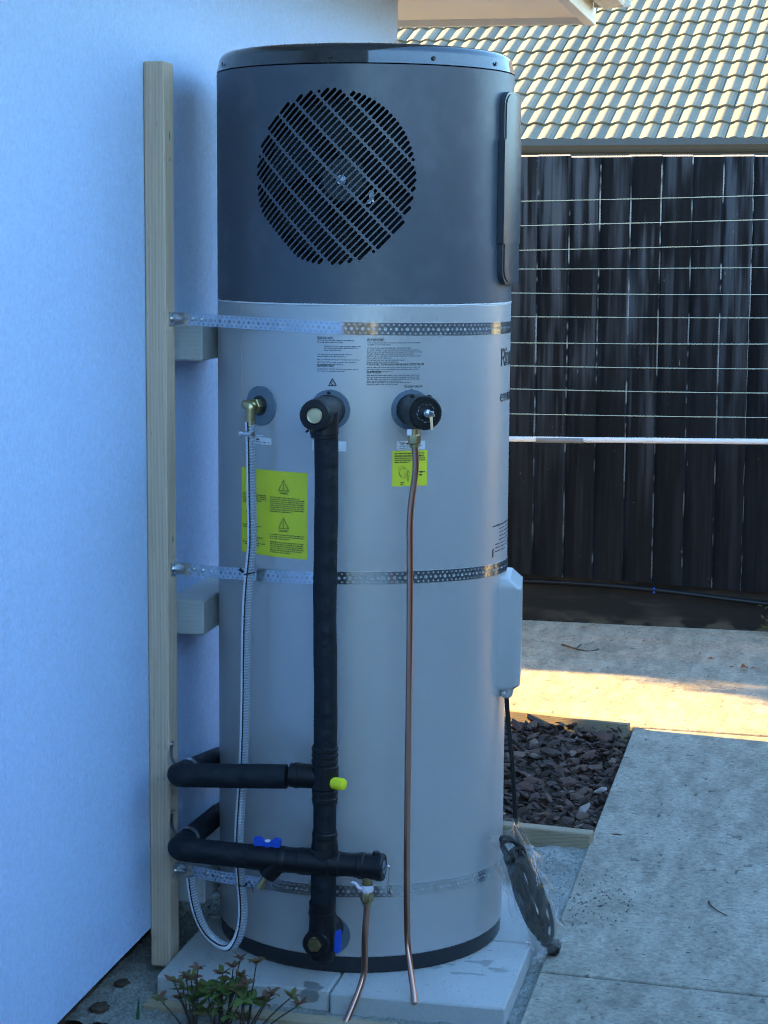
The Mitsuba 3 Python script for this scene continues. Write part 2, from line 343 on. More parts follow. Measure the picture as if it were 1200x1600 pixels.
part('slab', 'path', slab([(-7.5, 2.13), (-0.38, 2.13), (0.0, 2.105), (0.40, 2.003), (7.5, 1.707), (7.5, 3.64), (-7.5, 3.64)], -0.09, GZ + 0.002), M['concrete'], False)
# sand strip round the pavers
def h_sand(X, Y):
    z = -0.041 + 0.012 * (nz(X, Y, 16, 1) - 0.5) + 0.012 * (nz(X, Y, 70, 2, 3) - 0.5)
    z += 0.016 * np.clip(0.6 - np.abs(Y - 0.60), 0, 0.2) * 5 * (nz(X, Y, 22, 5, 3) - 0.35)
    dx = np.clip(X - 0.33, 0, 1); return z - 0.008 * np.exp(-((Y + 0.3) / 0.4) ** 2) * (dx > 0)
struct('sand', heightfield(-0.60, 0.4015, -0.56, 0.775, 0.005, h_sand), M['sand'], True)
ico = trimesh.creation.icosphere(0)
def scatter(n, fx, size, base=ico, flat=0.7):
    ms = []
    for _ in range(n):
        x, y, z = fx(); s = size()
        v = np.array(base.vertices) * rng.uniform(0.6, 1.3, (len(base.vertices), 1)) * [s, s, s * flat]
        R = trimesh.transformations.random_rotation_matrix(rng.random(3))[:3, :3]
        ms.append(tm(v @ R.T + [x, y, z], base.faces))
    return trimesh.util.concatenate(ms)
def sand_pt():
    while True:
        x, y = rng.uniform(-0.55, 0.395), rng.uniform(-0.5, 0.76)
        if -0.33 < x < 0.375 and -0.42 < y < 0.33: continue
        return x, y, float(h_sand(np.array([x]), np.array([y]))[0]) + 0.001
part('grit', 'sand', scatter(2200, sand_pt, lambda: rng.uniform(0.0010, 0.0034)), M['sand'], False, kind='stuff')
def h_soil(X, Y): return -0.062 + 0.03 * (nz(X, Y, 18, 3) - 0.5) + 0.02 * (nz(X, Y, 60, 4, 3) - 0.5)
struct('soil', heightfield(-0.75, 0.4015, -1.4, -0.49, 0.01, h_soil), M['soil'], True)
struct('bark_bed', heightfield(-0.376, 0.4015, 0.80, 2.09, 0.012, lambda X, Y: -0.072 + 0.02 * (nz(X, Y, 15, 6) - 0.5)), M['soil'], True)
# bark chips: the big ones singly, the small ones as one part
chipb = []
for i in range(10):
    p = rng.normal(size=(20, 3)); p /= np.linalg.norm(p, axis=1, keepdims=True); p *= rng.uniform(0.75, 1.15, (20, 1)) * [1.15, rng.uniform(0.5, 0.8), rng.uniform(0.25, 0.45)]; chipb.append(hull(p))
chips = []
while len(chips) < 2300:
    x, y = rng.uniform(-0.36, 0.395), rng.uniform(0.82, 2.05)
    if y > 2.085 - max(0, x) * 0.22: continue
    s = rng.choice([rng.uniform(0.007, 0.012), rng.uniform(0.012, 0.020), rng.uniform(0.018, 0.026)], p=[0.45, 0.43, 0.12])
    chips.append((s * (1.15 if x > -0.05 else 0.8), x, y, -0.060 + rng.uniform(0, 0.036), *rng.uniform(-0.7, 0.7, 2), rng.uniform(0, 6.28), rng.integers(10), rng.choice(5, p=[0.34, 0.30, 0.14, 0.18, 0.04])))
chips.sort(key=lambda c: -c[0])
chip_ply = {}
small = []
for i, (s, x, y, z, rx, ry, rz, b, m) in enumerate(chips):
    if i < 260:
        if (b, m) not in chip_ply: chip_ply[b, m] = mikit.ply(chipb[b], M['bark%d' % m], smooth=False)
        part('bark_chip', 'bark_bed', chip_ply[b, m], None, to_world=T().translate([x, y, z]).rotate([0, 0, 1], math.degrees(rz)).rotate([1, 0, 0], math.degrees(rx)).rotate([0, 1, 0], math.degrees(ry)).scale(float(s)))
    else:
        R = trimesh.transformations.euler_matrix(rx, ry, rz)[:3, :3]
        small.append(tm(np.array(chipb[b].vertices) * s @ R.T + [x, y, z - 0.004], chipb[b].faces))
part('small_chips', 'bark_bed', trimesh.util.concatenate(small), M['bark1'], False, kind='stuff')
# edging boards
def rot_z(m, deg, o):
    R = trimesh.transformations.rotation_matrix(math.radians(deg), [0, 0, 1], o); m = m.copy(); m.apply_transform(R); return m
single('edging_board', 'sawn timber edging board along the near side of the bark bed', 'board', rot_z(cbox(-0.37, 0.405, 0.772, 0.812, -0.075, -0.004, 0.003), -7, [0.40, 0.77, 0]), M['edging'])
single('edging_board', 'thin timber edging strip at the far side of the bark bed, against the sunlit concrete', 'board', rot_z(cbox(-0.40, 0.392, 1.972, 1.998, -0.08, -0.014, 0.003), -13.5, [0.395, 2.0, 0]), M['edging'])
single('edging_board', 'damp timber edging board in front of the pavers at the bottom of the picture', 'board', rot_z(cbox(-0.33, 0.36, -0.475, -0.437, -0.09, -0.032, 0.003), -1.5, [0, -0.45, 0]), M['edging'])
single('timber_offcut', 'short pale timber offcut lying on the bark behind the near edging board', 'offcut', rot_z(cbox(0.20, 0.31, 0.825, 0.85, -0.04, -0.018, 0.002), -6, [0.25, 0.84, 0]), M['edging'])
# pavers
pg = 'square concrete pavers under the water heater'
for x0, x1, y0, y1, lb in ((-0.326, 0.026, -0.392, -0.040, 'front left concrete paver under the heater, with a dark wet stain on its front edge'),
                           (0.031, 0.373, -0.405, -0.043, 'grey square concrete paver at front right under the copper pipe end, smeared with mud'),
                           (-0.326, 0.022, -0.035, 0.318, 'grey square concrete paver at back left, between the tank and the wall'),
                           (0.027, 0.362, -0.037, 0.325, 'grey square concrete paver at back right, beside the plastic bag')):
    single('paver', lb, 'paver', cbox(x0, x1, y0, y1, -0.045, 0.0, 0.0035), M['paver'], False, pg)

# ------------------------------------------------------------------ house
house = thing('house', 'white rendered house wall with cream soffit, at left behind the water heater', 'house')
part('wall', house, cbox(-0.56, -0.38, -7, 2.11, 0.046, 2.185, 0.004), M['wall'], False)
part('footing', house, cbox(-0.545, -0.455, -7, 2.09, -0.095, 0.0455, 0.002), M['soil'], False)
part('end_wall', house, cbox(-8, -0.562, 1.95, 2.108, 0.05, 2.185, 0.004), M['wall'], False)
part('soffit', house, cbox(-8.4, 0.1125, -7, 2.776, 2.1855, 2.196, 0.001), M['cream'], False)
part('end_fascia', house, cbox(-8.4, 0.1125, 2.777, 2.802, 2.163, 2.36, 0.002), M['trim'], False)
part('fascia', house, cbox(0.113, 0.149, -7, 2.805, 2.160, 2.36, 0.002), M['trim'], False)
g = Polygon([(x - 0.077, z + 0.077) for x, z in ((0.227, 2.275), (0.227, 2.150), (0.262, 2.125), (0.325, 2.135), (0.352, 2.185), (0.352, 2.285), (0.344, 2.285), (0.344, 2.19), (0.32, 2.145), (0.265, 2.135), (0.235, 2.158), (0.235, 2.275))])
gm = trimesh.creation.extrude_polygon(g, 9.72, engine='earcut'); gm.apply_transform(np.array([[1, 0, 0, 0], [0, 0, 1, -7.0], [0, 1, 0, 0], [0, 0, 0, 1.0]])); gm.fix_normals()
part('gutter', house, cat(gm, cbox(0.151, 0.274, 2.707, 2.719, 2.208, 2.357, 0.002)), M['trim'], 20)
part('roof', house, hull([(x, y, z) for z in (2.362, 2.43) for x in (-8.9, 0.22) for y in (-7.4, 2.88)] + [(-4.3, -3.0, 4.05), (-4.3, -1.6, 4.05)]), M['roofdark'], False)

# timber post and blocks against the wall
post = single('timber_post', 'tall slim unpainted timber post fixed upright to the house wall, left of the heater', 'post', cbox(-0.3795, -0.337, -0.27, -0.212, -0.030, 1.786, 0.003), M['post'], False)
bg = 'pale painted timber blocks between wall and tank'
for (z0, z1, lb) in ((1.203, 1.277, 'pale painted timber block behind the top steel strap, uppermost of three'), (0.640, 0.713, 'pale painted timber block just below the middle steel strap'), (0.068, 0.140, 'pale painted timber block low on the wall behind the clear hose loop')):
    single('timber_block', lb, 'block', cbox(-0.3795, -0.3005, -0.15, 0.16, z0, z1, 0.003), M['block'], False, bg)

# ------------------------------------------------------------------ fence
fence = thing('fence', 'dark stained timber paling fence with weathered streaks behind the washing line', 'fence')
def board(x0, w, zb, zt):
    c = 0.004
    pts = []
    for z, s in ((zb, 1), (zt - 0.006, -1)):
        ring = [(x0 + w - c, 3.6404), (x0 + w, 3.640 + c), (x0 + w, 3.656), (x0, 3.674), (x0, 3.658)]
        pts += [(x, y, z) for x, y in ring]
    pts += [(x0 + w - c, 3.6474, zt), (x0 + w - c, 3.656, zt), (x0, 3.674, zt), (x0, 3.665, zt)]
    return hull(pts)
for i in range(-64, 26):
    x0 = -0.0425 + 0.1155 * i + rng.uniform(-0.004, 0.004); zb = 0.150 - 0.031 * max(x0 + 0.2, -1.5) + rng.uniform(-0.003, 0.003)
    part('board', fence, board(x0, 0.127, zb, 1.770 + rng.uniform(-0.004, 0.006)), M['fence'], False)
part('sleeper', fence, cbox(-7.45, 2.95, 3.6755, 3.72, -0.09, 0.22, 0.004), M['sleeper'], False)
part('rail', fence, cbox(-7.45, 2.95, 3.676, 3.72, 0.40, 0.49, 0.003), M['sleeper'], False)
part('rail', fence, cbox(-7.45, 2.95, 3.676, 3.72, 1.40, 1.49, 0.003), M['sleeper'], False)
xs = np.linspace(-1.9, 2.9, 60)
hs = tube(np.c_[xs, 3.652 - 0.006 * np.sin(xs * 5), 0.122 - 0.031 * (xs + 0.2) + 0.010 * np.sin(xs * 4.1 + 1) - 0.02 * np.clip(xs - 0.4, 0, 1)], 0.009, 10)
conduit = thing('garden_hose', 'thin dark pipe running along the foot of the fence above the sleeper', 'pipe')
part('pipe', conduit, hs, M['rubber']); part('clip', conduit, cbox(0.323, 0.331, 3.638, 3.66, 0.100, 0.122, 0.002), M['blue'])
# unseen dark fences added right and behind, for the tank and straps to reflect
yf = thing('added_fence', 'dark stained fence added out of view on the right for the tank to reflect', 'fence')
for i in range(50):
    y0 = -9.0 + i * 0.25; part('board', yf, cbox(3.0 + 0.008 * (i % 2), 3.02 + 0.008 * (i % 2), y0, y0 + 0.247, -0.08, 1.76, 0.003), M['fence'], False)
yb = thing('added_fence', 'dark stained fence added out of view behind the camera for the tank to reflect', 'fence')
for i in range(20):
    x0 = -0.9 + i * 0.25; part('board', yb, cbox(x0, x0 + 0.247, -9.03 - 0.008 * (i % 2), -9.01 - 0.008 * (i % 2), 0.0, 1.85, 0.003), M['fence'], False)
hg = thing('added_hedge', 'tall leafy screen added out of view on the right, dimming the lower wall and tank', 'added_hedge')  # unseen greenery, added to block low sky light from the wall and tank
hv, hf = [], []
for q in range(70):
    m = trimesh.creation.icosphere(3); v = np.array(m.vertices); v = v * (0.55 + 0.9 * meshkit.fbm(v * 2.3 + q * 7.1, 4, 5))[:, None] * rng.uniform(0.5, 0.75) + [rng.uniform(3.9, 5.0), rng.uniform(-8.5, 1.0), 0]
    v[:, 2] += rng.uniform(0.6, 2.5); k = sum(len(x) for x in hv); hv.append(v); hf.append(m.faces + k)
part('foliage', hg, tm(np.vstack(hv), np.vstack(hf)), M['added_hedge'], False)
# washing line
cl = thing('washing_line', 'fold down washing line with green wires and a white front bar against the fence', 'washing line')
zl = [(1.588, 1.623), (1.497, 1.533), (1.406, 1.442), (1.337, 1.359), (1.25, 1.268), (1.16, 1.176), (1.063, 1.084), (0.977, 0.996), (0.89, 0.908), (0.794, 0.811)]
for a, b in zl:
    s = (b - a) / 0.98; xs = np.linspace(-0.42, 2.1, 22); sag = 0.010 * np.sin(np.clip((xs + 0.42) / 2.52, 0, 1) * PI)
    part('wire', cl, tube(np.c_[xs, 0 * xs + 3.45, a + s * (xs + 0.235) - sag * rng.uniform(0.6, 1.6) + 0.006], 0.0017, 6), M['line'])
part('front_bar', cl, tube(np.c_[np.array([-0.45, 2.13]), [3.45, 3.45], [0.698, 0.745]], 0.0105, 16), M['whitetube'])
part('bar_sleeve', cl, tube(np.array([(-0.115, 3.449, 0.7025), (0.064, 3.449, 0.7055)]), 0.0112, 14), M['greyplastic'])
part('side_arm', cl, cbox(-0.455, -0.425, 3.44, 3.64, 0.69, 0.715, 0.003), M['whitetube']); part('side_arm', cl, cbox(2.10, 2.13, 3.44, 3.64, 0.735, 0.76, 0.003), M['whitetube'])
part('upright', cl, cbox(-0.455, -0.425, 3.60, 3.64, 0.716, 1.66, 0.003), M['whitetube']); part('upright', cl, cbox(2.10, 2.13, 3.60, 3.64, 0.761, 1.66, 0.003), M['whitetube'])

# ------------------------------------------------------------------ neighbour's roof
nb = thing('neighbour_house', 'neighbouring house with sunlit cream grey tiled roof and dark gutter beyond the fence', 'house')
RO, RR, RP, RG = V(-0.5758, 13.8632, 2.4941), -0.0779327, 0.480577, 0.333325
e_ = V(math.cos(RR), math.sin(RR), 0); u_ = V(-math.sin(RR), math.cos(RR), 0); s_ = u_ * math.cos(RP) + V(0, 0, 1) * math.sin(RP); n_ = np.cross(e_, s_)
def roofpt(i, j, h): return RO + e_ * (0.15 * i) + s_ * (RG * j) + n_ * h
hroll = 0.021
xx = np.linspace(-0.5, 1.5, 25)
prof = hroll * np.clip(0.5 + 0.5 * np.cos(xx * 2 * PI), 0, 1) ** 0.85 - hroll + 0.0
def tile_mesh(jit):
    v = []; f = []; n = len(xx); tth = 0.020
    pr = prof + 0.0
    xo = xx.copy(); xo[-1] -= 0.02
    pr = pr + 0.0035 * (xx > 1.18)                                # the right edge laps the next tile
    for (jj, h) in ((0.02, -tth), (0.0, -0.002), (0.006, 0.0), (1.10, -0.024)):
        for x, z in zip(xo, pr): v.append(e_ * (0.15 * x) + s_ * (RG * jj) + n_ * (z + h))
    for r in range(3):
        for a in range(n - 1): f += [(r * n + a, r * n + a + 1, (r + 1) * n + a + 1), (r * n + a, (r + 1) * n + a + 1, (r + 1) * n + a)]
    return tm(v, f)
tile_m = tile_mesh(0)
for i, k in enumerate((0.90, 1.0, 1.10)):
    M['tile%d' % i] = mat('tile%d' % i, two(P(proc(lambda p, n, uv, k=k: f_tile(p, n, uv) * k), 0.7)))
tile_ply = [mikit.ply(tile_m, M['tile%d' % i], smooth=40) for i in range(3)]
roofk = part('roof', nb, tm([roofpt(-40, -1.2, -0.09), roofpt(40, -1.2, -0.09), roofpt(40, 22, -0.09), roofpt(-40, 22, -0.09)], [(0, 1, 2), (0, 2, 3)]), M['roofdark'], False)
for j in range(-1, 11):
    for i in range(-22, 16, 2):
        ii = i + (j % 2)
        if ii > 9 and j < -5: continue
        o = roofpt(ii, j, 0) + n_ * rng.uniform(-0.0015, 0.0015) + e_ * rng.uniform(-0.002, 0.002) + s_ * rng.uniform(-0.004, 0.004)
        part('tile', roofk, tile_ply[rng.choice(3, p=[0.25, 0.5, 0.25])], None, to_world=T().translate(o.tolist()))
def nbbox(a0, a1, b0, b1, z0, z1, c=0.004):
    m = cbox(a0, a1, b0, b1, z0, z1, c); R = np.eye(4); R[:3, 0], R[:3, 1] = e_, u_; R[:3, 3] = [RO[0], RO[1], 0]; m.apply_transform(R); return m
gp = hull([(x, y, z) for x in (-8, 8) for y, z in ((-0.50, 2.318), (-0.50, 2.262), (-0.475, 2.225), (-0.45, 2.205), (-0.375, 2.205), (-0.375, 2.318))])
R4 = np.eye(4); R4[:3, 0], R4[:3, 1] = e_, u_; R4[:3, 3] = [RO[0], RO[1], 0]; gp.apply_transform(R4)
part('gutter', nb, gp, M['gutter_dark'], False)
part('fascia', nb, nbbox(-8, 8, -0.372, -0.34, 2.17, 2.32), M['gutter_dark'], False)
part('wall', nb, nbbox(-7.5, 7.5, 0.10, 0.30, -0.09, 2.25), M['brickwall'], False)

# ------------------------------------------------------------------ water heater
wh = thing('water_heater', 'tall cylindrical heat pump water heater, grey below and dark blue above', 'water heater')
part('base_ring', wh, lathe([(0.0, 0), (0.0, 0.293), (0.004, 0.297), (0.034, 0.2985), (0.034, 0)], (0, 0, 0), (0, 0, 1), 128), M['blackplastic'])
part('body', wh, lathe([(0.0345, 0.0), (0.0345, 0.2985), (0.0365, RT), (1.3215, RT), (1.3235, 0.299), (1.3235, 0.0)], (0, 0, 0), (0, 0, 1), 160), M['tank'])
part('seam', wh, sheet(sbox(phis(-131) - 0.002, 0.042, phis(-131) + 0.002, 1.318), 0.004, on_tank(-90, RT + 0.0006), 0.0005), M['tank'], 35)
part('trim_ring', wh, lathe([(1.324, 0.29), (1.324, 0.3008), (1.3265, 0.3008), (1.3265, 0.29)], (0, 0, 0), (0, 0, 1), 160), M['white'])
# shroud with the slotted fan grille
GS, GZc, GR = 0.0005, 1.565, 0.1655
pp, LL, wd = 0.00985, 0.0411, 0.0069
av, bv = V(1, -1) / math.sqrt(2) * pp, V(1, 1) / math.sqrt(2) * LL
node = V(0.0018, 1.574); slots = []
circ = Point(GS, GZc).buffer(GR - wd / 2, 64)
for m_ in range(-24, 25):
    for n2 in range(-7, 8):
        c = node + (m_ + 0.5) * av + (n2 + 0.5) * bv
        d = bv / LL * (LL / 2 - 0.0019 - wd / 2)
        ln = LineString([c - d, c + d]).intersection(circ)
        if ln.is_empty: continue
        if ln.length < 0.004: ln = ln.centroid if ln.length > 0.0 else Point(ln.coords[0])
        slots.append(ln.buffer(wd / 2 * (0.92 if ln.geom_type == 'Point' else 1), 4))
SH0, SH1 = 1.3268, 1.7745
front = sbox(phis(-128), SH0, phis(-52), SH1).difference(unary_union(slots))
part('shroud', wh, cat(sheet(front, 0.012, FRONT, 0.0022), sheet(sbox(phis(-52), SH0, phis(-128 + 360), SH1), 0.012, FRONT, 0.0022)), M['shroud'], 35)
part('fan_housing', wh, cat(lathe([(0, 0.200), (0, 0.176), (0.11, 0.17), (0.115, 0)], (0, -0.205, GZc), (0, 1, 0), 48), lathe([(0, 0.285), (0.001, 0)], (0, 0, SH0 + 0.002), (0, 0, 1), 48)), M['inner'], 30)
fan = part('fan', wh, lathe([(0, 0), (0, 0.040), (0.006, 0.047), (0.05, 0.047), (0.05, 0)], (0.001, -0.202, 1.563), (0, 1, 0), 40), M['fan'], 30)
for k in range(5):
    vv, ff = [], []
    for a in range(9):
        for b in range(6):
            r = 0.045 + 0.112 * b / 5; th = 2 * PI * k / 5 + (a / 8 - 0.5) * 0.85 + 0.5 * (b / 5)
            vv.append((r * math.cos(th) + 0.001, -0.180 + 0.035 * (a / 8 - 0.5) * -2 * (1 - 0.3 * b / 5), 1.563 + r * math.sin(th)))
    for a in range(8):
        for b in range(5): q = a * 6 + b; ff += [(q, q + 1, q + 7), (q, q + 7, q + 6)]
    part('blade', fan, tm(vv, ff), M['fan'], True)
part('bolt', fan, lathe([(-0.012, 0), (-0.012, 0.0095), (-0.008, 0.0112), (0.0, 0.0112)], (0.0012, -0.203, 1.5625), (0, 1, 0), 24), M['steel'])
part('motor_bracket', wh, cat(cbox(0.055, 0.066, -0.212, -0.206, 1.515, 1.543, 0.001), cyl((0.058, -0.21, 1.5205), (0.058, -0.22, 1.5205), 0.0062, 20, 0.002)), M['steel'], 30)
# lid
lid = part('lid', wh, lathe([(1.7755, 0.0), (1.7755, 0.2985), (1.777, 0.3005), (1.793, 0.2965)] + [(1.793 + 0.022 * math.sin(a), 0.2745 + 0.022 * math.cos(a)) for a in np.linspace(0.26, PI / 2, 9)] + [(1.819, 0.18), (1.822, 0.0)], (0, 0, 0), (0, 0, 1), 160), M['lid'], 40)
for ph in (-147, -90, -52, -20):
    a = math.radians(ph); d = V(math.cos(a), math.sin(a), 0)
    part('screw', lid, lathe([(0, 0), (0, 0.0042), (0.0018, 0.0034), (0.0018, 0.0015), (0.0006, 0)], d * 0.300 + V(0, 0, 1.788), d, 16), M['blackplastic'])
# right hand control panel
def rrect(s0, s1, z0, z1, r): return sbox(s0 + r, z0 + r, s1 - r, z1 - r).buffer(r, 12)
part('control_panel', wh, cat(sheet(rrect(phis(-16.8), phis(38), 1.362, 1.7375, 0.028), 0.01, on_tank(-90, RT + 0.012), 0.0118), sheet(rrect(phis(-15.8), phis(37), 1.367, 1.7325, 0.026), 0.01, on_tank(-90, RT + 0.0142), 0.0025)), M['panel'], 35)
part('panel_door', wh, sheet(rrect(phis(-17.6), phis(38.5), 1.442, 1.645, 0.002), 0.01, on_tank(-90, RT + 0.0158), 0.0145), M['panel'], 35)
# terminal cover
PH = math.radians(7.0); er, et = V(math.cos(PH), math.sin(PH), 0), V(-math.sin(PH), math.cos(PH), 0)
def lp(r, t, z): return er * r + et * t + V(0, 0, z)
cv = []
for (z, i) in ((0.536, 0.012), (0.545, 0.0), (0.745, 0.0), (0.766, 0.022)):
    for r, t in ((0.27, -0.085 + i * 0.3), (0.322 - i, -0.085 + i * 0.5), (0.332 - i, -0.075 + i * 0.5), (0.332 - i, 0.075 - i * 0.5), (0.322 - i, 0.085 - i * 0.5), (0.27, 0.085 - i * 0.3)): cv.append(lp(r, t, z))
tc = part('terminal_cover', wh, hull(cv), M['cover'], 32)
part('cable_gland', tc, lathe([(0, 0), (0, 0.007), (0.004, 0.012), (0.018, 0.015), (0.022, 0.015)], lp(0.305, -0.062, 0.516), (0, 0, 1), 24), M['cover'])
part('screw', tc, cyl(lp(0.300, -0.088, 0.530), lp(0.300, -0.097, 0.530), 0.005, 16, 0.001), M['steel'])
# ports
def radial(ph): a = math.radians(ph); return V(math.cos(a), math.sin(a), 0)
for ph, z in ((-119, 1.126), (-89.5, 1.125), (-59.8, 1.1255), (-88.5, 0.080)):
    s = phis(ph); r_ = 0.0385
    ring = Point(s, z).buffer(r_, 32)
    if z < 0.5: ring = ring.intersection(sbox(s - 1, 0.0405, s + 1, 1))
    part('port_collar', wh, sheet(ring, 0.008, on_tank(-90, RT + 0.0055), 0.0054), M['collar'], 35)
d = radial(-119)
de = part('drain_elbow', wh, cat(lathe([(-0.002, 0), (-0.002, 0.0195), (0.003, 0.0195), (0.003, 0)], d * 0.3045 + V(0, 0, 1.1265), d, 32)), M['blackplastic'], 30)
part('flange', de, hexnut(d * 0.3078 + V(0, 0, 1.1265), d * 0.322 + V(0, 0, 1.1265), 0.0155), M['brass'], False)
eb = fillet([d * 0.312 + V(0, 0, 1.1275), d * 0.335 + V(-0.010, 0, 1.1305), V(-0.1590, -0.2955, 1.1285), V(-0.1586, -0.2951, 1.088)], 0.015)
part('brass_bend', de, tube(eb, 0.0092, 20), M['brass'], 40)
# relief valve at the right port
d = radial(-59.8); zc = 1.1265
rv = part('relief_valve', wh, lathe([(0, 0), (0, 0.030), (0.022, 0.030), (0.023, 0.0315), (0.030, 0.0315), (0.031, 0.030), (0.036, 0.030), (0.037, 0.0325), (0.084, 0.0325), (0.088, 0.030), (0.088, 0.025), (0.086, 0.0245), (0.086, 0)], d * 0.3036 + V(0, 0, zc), d, 48), M['rubber'], 30)
fc = d * 0.3900 + V(0, 0, zc); ex = np.cross(V(0, 0, 1), d); ez = V(0, 0, 1)
for k in range(14):
    a0 = 2 * PI * k / 14; r0 = 0.0175 if k % 3 else 0.0155
    pts = [fc + r0 * (math.cos(a0 + t) * ex + math.sin(a0 + t) * ez) for t in np.linspace(0, 0.30, 5)]
    part('face_mark', rv, tube(np.array(pts), 0.0009, 5), M['steel'])
part('lever_hub', rv, cat(cyl(fc - d * 0.001, fc + d * 0.012, 0.0075, 20, 0.002), cyl(fc + ex * 0.004 + d * 0.004, fc + ex * 0.004 + d * 0.02, 0.0055, 16, 0.001)), M['steel'])
la, lb2 = fc + d * 0.014 + ex * 0.004 + ez * 0.002, fc + d * 0.020 + ex * 0.005 - ez * 0.030
part('lever', rv, hull([q + ex * sx * w for q, w in ((la, 0.0034), (la + d * 0.003, 0.0034), (lb2, 0.0026), (lb2 + d * 0.002, 0.0022)) for sx in (-1, 1)]), M['steel'], False)
for a0 in (55, 118):
    a = math.radians(a0); q = d * 0.352 + V(0, 0, zc) + (math.cos(a) * ex + math.sin(a) * ez) * 0.0335
    part('clip_stud', rv, cyl(q - d * 0.004, q + d * 0.006, 0.004, 12, 0.001), M['rubber'])
# printed film, stickers and lettering
pf = part('warning_print', wh, boxes_mesh(
    words(phis(-94.6), phis(-78.2), 1.2585, 2, 0.0042, 0.0017, 1) + words(phis(-92), phis(-78.4), 1.2472, 3, 0.0040, 0.0016, 2) + words(phis(-94.6), phis(-80), 1.2315, 2, 0.0042, 0.0015, 3) +
    words(phis(-94.6), phis(-78.2), 1.2215, 1, 0.0042, 0.0015, 4) + words(phis(-94.6), phis(-80), 1.2165, 2, 0.0042, 0.0015, 5) + words(phis(-94.6), phis(-79.5), 1.2035, 2, 0.0042, 0.0015, 6) +
    words(phis(-76.2), phis(-55.4), 1.2545, 2, 0.0038, 0.0016, 7) + words(phis(-76.2), phis(-55.6), 1.2445, 6, 0.0038, 0.0018, 8) + words(phis(-76.2), phis(-60), 1.2215, 2, 0.0038, 0.0018, 18) +
    words(phis(-76.2), phis(-56.2), 1.2075, 3, 0.0038, 0.0016, 9) + words(phis(-76.2), phis(-56.5), 1.1925, 4, 0.0037, 0.0018, 10) + words(phis(-76.2), phis(-60), 1.1785, 2, 0.0037, 0.0016, 11), FRONT, 0.0005), M['inkgrey'], False, kind='stuff')
def tank_text(parent, txt, h, ph, z, m=None, off=0.0003, bold=True, name='lettering'):
    part(name, parent, wrap_mesh(flat_text(txt, h, 0.0004, bold), phis(ph), z, FRONT, off), m or M['ink'], False)
tank_text(pf, 'INSTALLER', 0.0042, -94.7, 1.2600)
tank_text(pf, 'IMPORTANT', 0.0042, -94.7, 1.2068)
tank_text(pf, 'WARNING', 0.0050, -76.3, 1.2570)
tank_text(pf, 'PRESSURE TEMPERATURE RELIEF (PTR) VALVE', 0.0036, -76.3, 1.2108)
tank_text(pf, 'DANGER', 0.0050, -76.3, 1.1955)
tank_text(pf, 'RELIEF VALVE', 0.0038, -62.2, 1.1683)
def outline_tri(s, z, w, t): 
    o = Polygon([(s - w / 2, z), (s + w / 2, z), (s, z + w * 0.88)]).buffer(t * 0.5, 4); return o.difference(o.buffer(-t))
part('arrow', pf, sheet(Polygon([(phis(-59.6) - 0.002, 1.1655), (phis(-59.6) + 0.002, 1.1655), (phis(-59.6), 1.1615)]), 0.01, on_tank(-90, RT + 0.0005)), M['ink'], False)
part('compliance_mark', pf, cat(sheet(outline_tri(phis(-88.8), 1.1712, 0.0150, 0.0018), 0.01, on_tank(-90, RT + 0.0005)), sheet(Point(phis(-88.8), 1.1762).buffer(0.0036).difference(Point(phis(-88.8) + 0.0006, 1.1765).buffer(0.0024)), 0.01, on_tank(-90, RT + 0.0006))), M['ink'], False)
def sticker(name, ph0, ph1, z0, z1, m, lab=None):
    return part(name, wh, sheet(sbox(phis(ph0), z0, phis(ph1), z1), 0.008, on_tank(-90, RT + 0.0004), 0.0003), m, 35, label=lab)
ys = sticker('warning_label', -130.6, -98.4, 0.8315, 1.0010, M['yellow'], 'large yellow green warning label with triangles and small print')
def excl(s, z, w): return unary_union([outline_tri(s, z, w, 0.0016), sbox(s - 0.0010, z + w * 0.30, s + 0.0010, z + w * 0.60), Point(s, z + w * 0.17).buffer(0.0013)])
sr = phis(-108.3); sl = phis(-124.5)
YM = on_tank(-90, RT + 0.0008)
part('symbol', ys, cat(*[sheet(excl(s, z, 0.0235), 0.02, YM) for s, z in ((sr, 0.9630), (sr, 0.8890), (sl, 0.9680))] + [sheet(Point(sl, 0.913).buffer(0.0145, 24).difference(Point(sl, 0.913).buffer(0.0125, 24)).union(LineString([(sl - 0.009, 0.922), (sl + 0.009, 0.904)]).buffer(0.0009)), 0.02, YM)]), M['ink'], False)
part('small_print', ys, boxes_mesh(words(phis(-114.6), phis(-99.6), 0.9498, 8, 0.0040, 0.0017, 21) + words(phis(-114.6), phis(-99.8), 0.8765, 3, 0.0040, 0.0017, 22) + words(phis(-114.6), phis(-99.8), 0.8615, 6, 0.0040, 0.0017, 23) +
    words(phis(-129.6), phis(-116.4), 0.9505, 5, 0.0040, 0.0017, 24) + words(phis(-129.6), phis(-116.4), 0.8880, 2, 0.0040, 0.0017, 25) + words(phis(-121.5), phis(-118.5), 0.8660, 2, 0.0050, 0.0022, 26) + words(phis(-129.6), phis(-117), 0.8540, 2, 0.0040, 0.0017, 27), YM, 0.0), M['ink'], False, kind='stuff')
for s, z in ((sr, 0.9565), (sr, 0.8825), (sl, 0.9600)): part('lettering', ys, wrap_mesh(flat_text('WARNING', 0.0030, 0.0003), s - 0.0098, z, FRONT, 0.0007), M['ink'], False)
y2 = sticker('valve_label', -66.6, -53.0, 0.9775, 1.0465, M['yellow'], 'small yellow green label with a valve drawing behind the copper pipe')
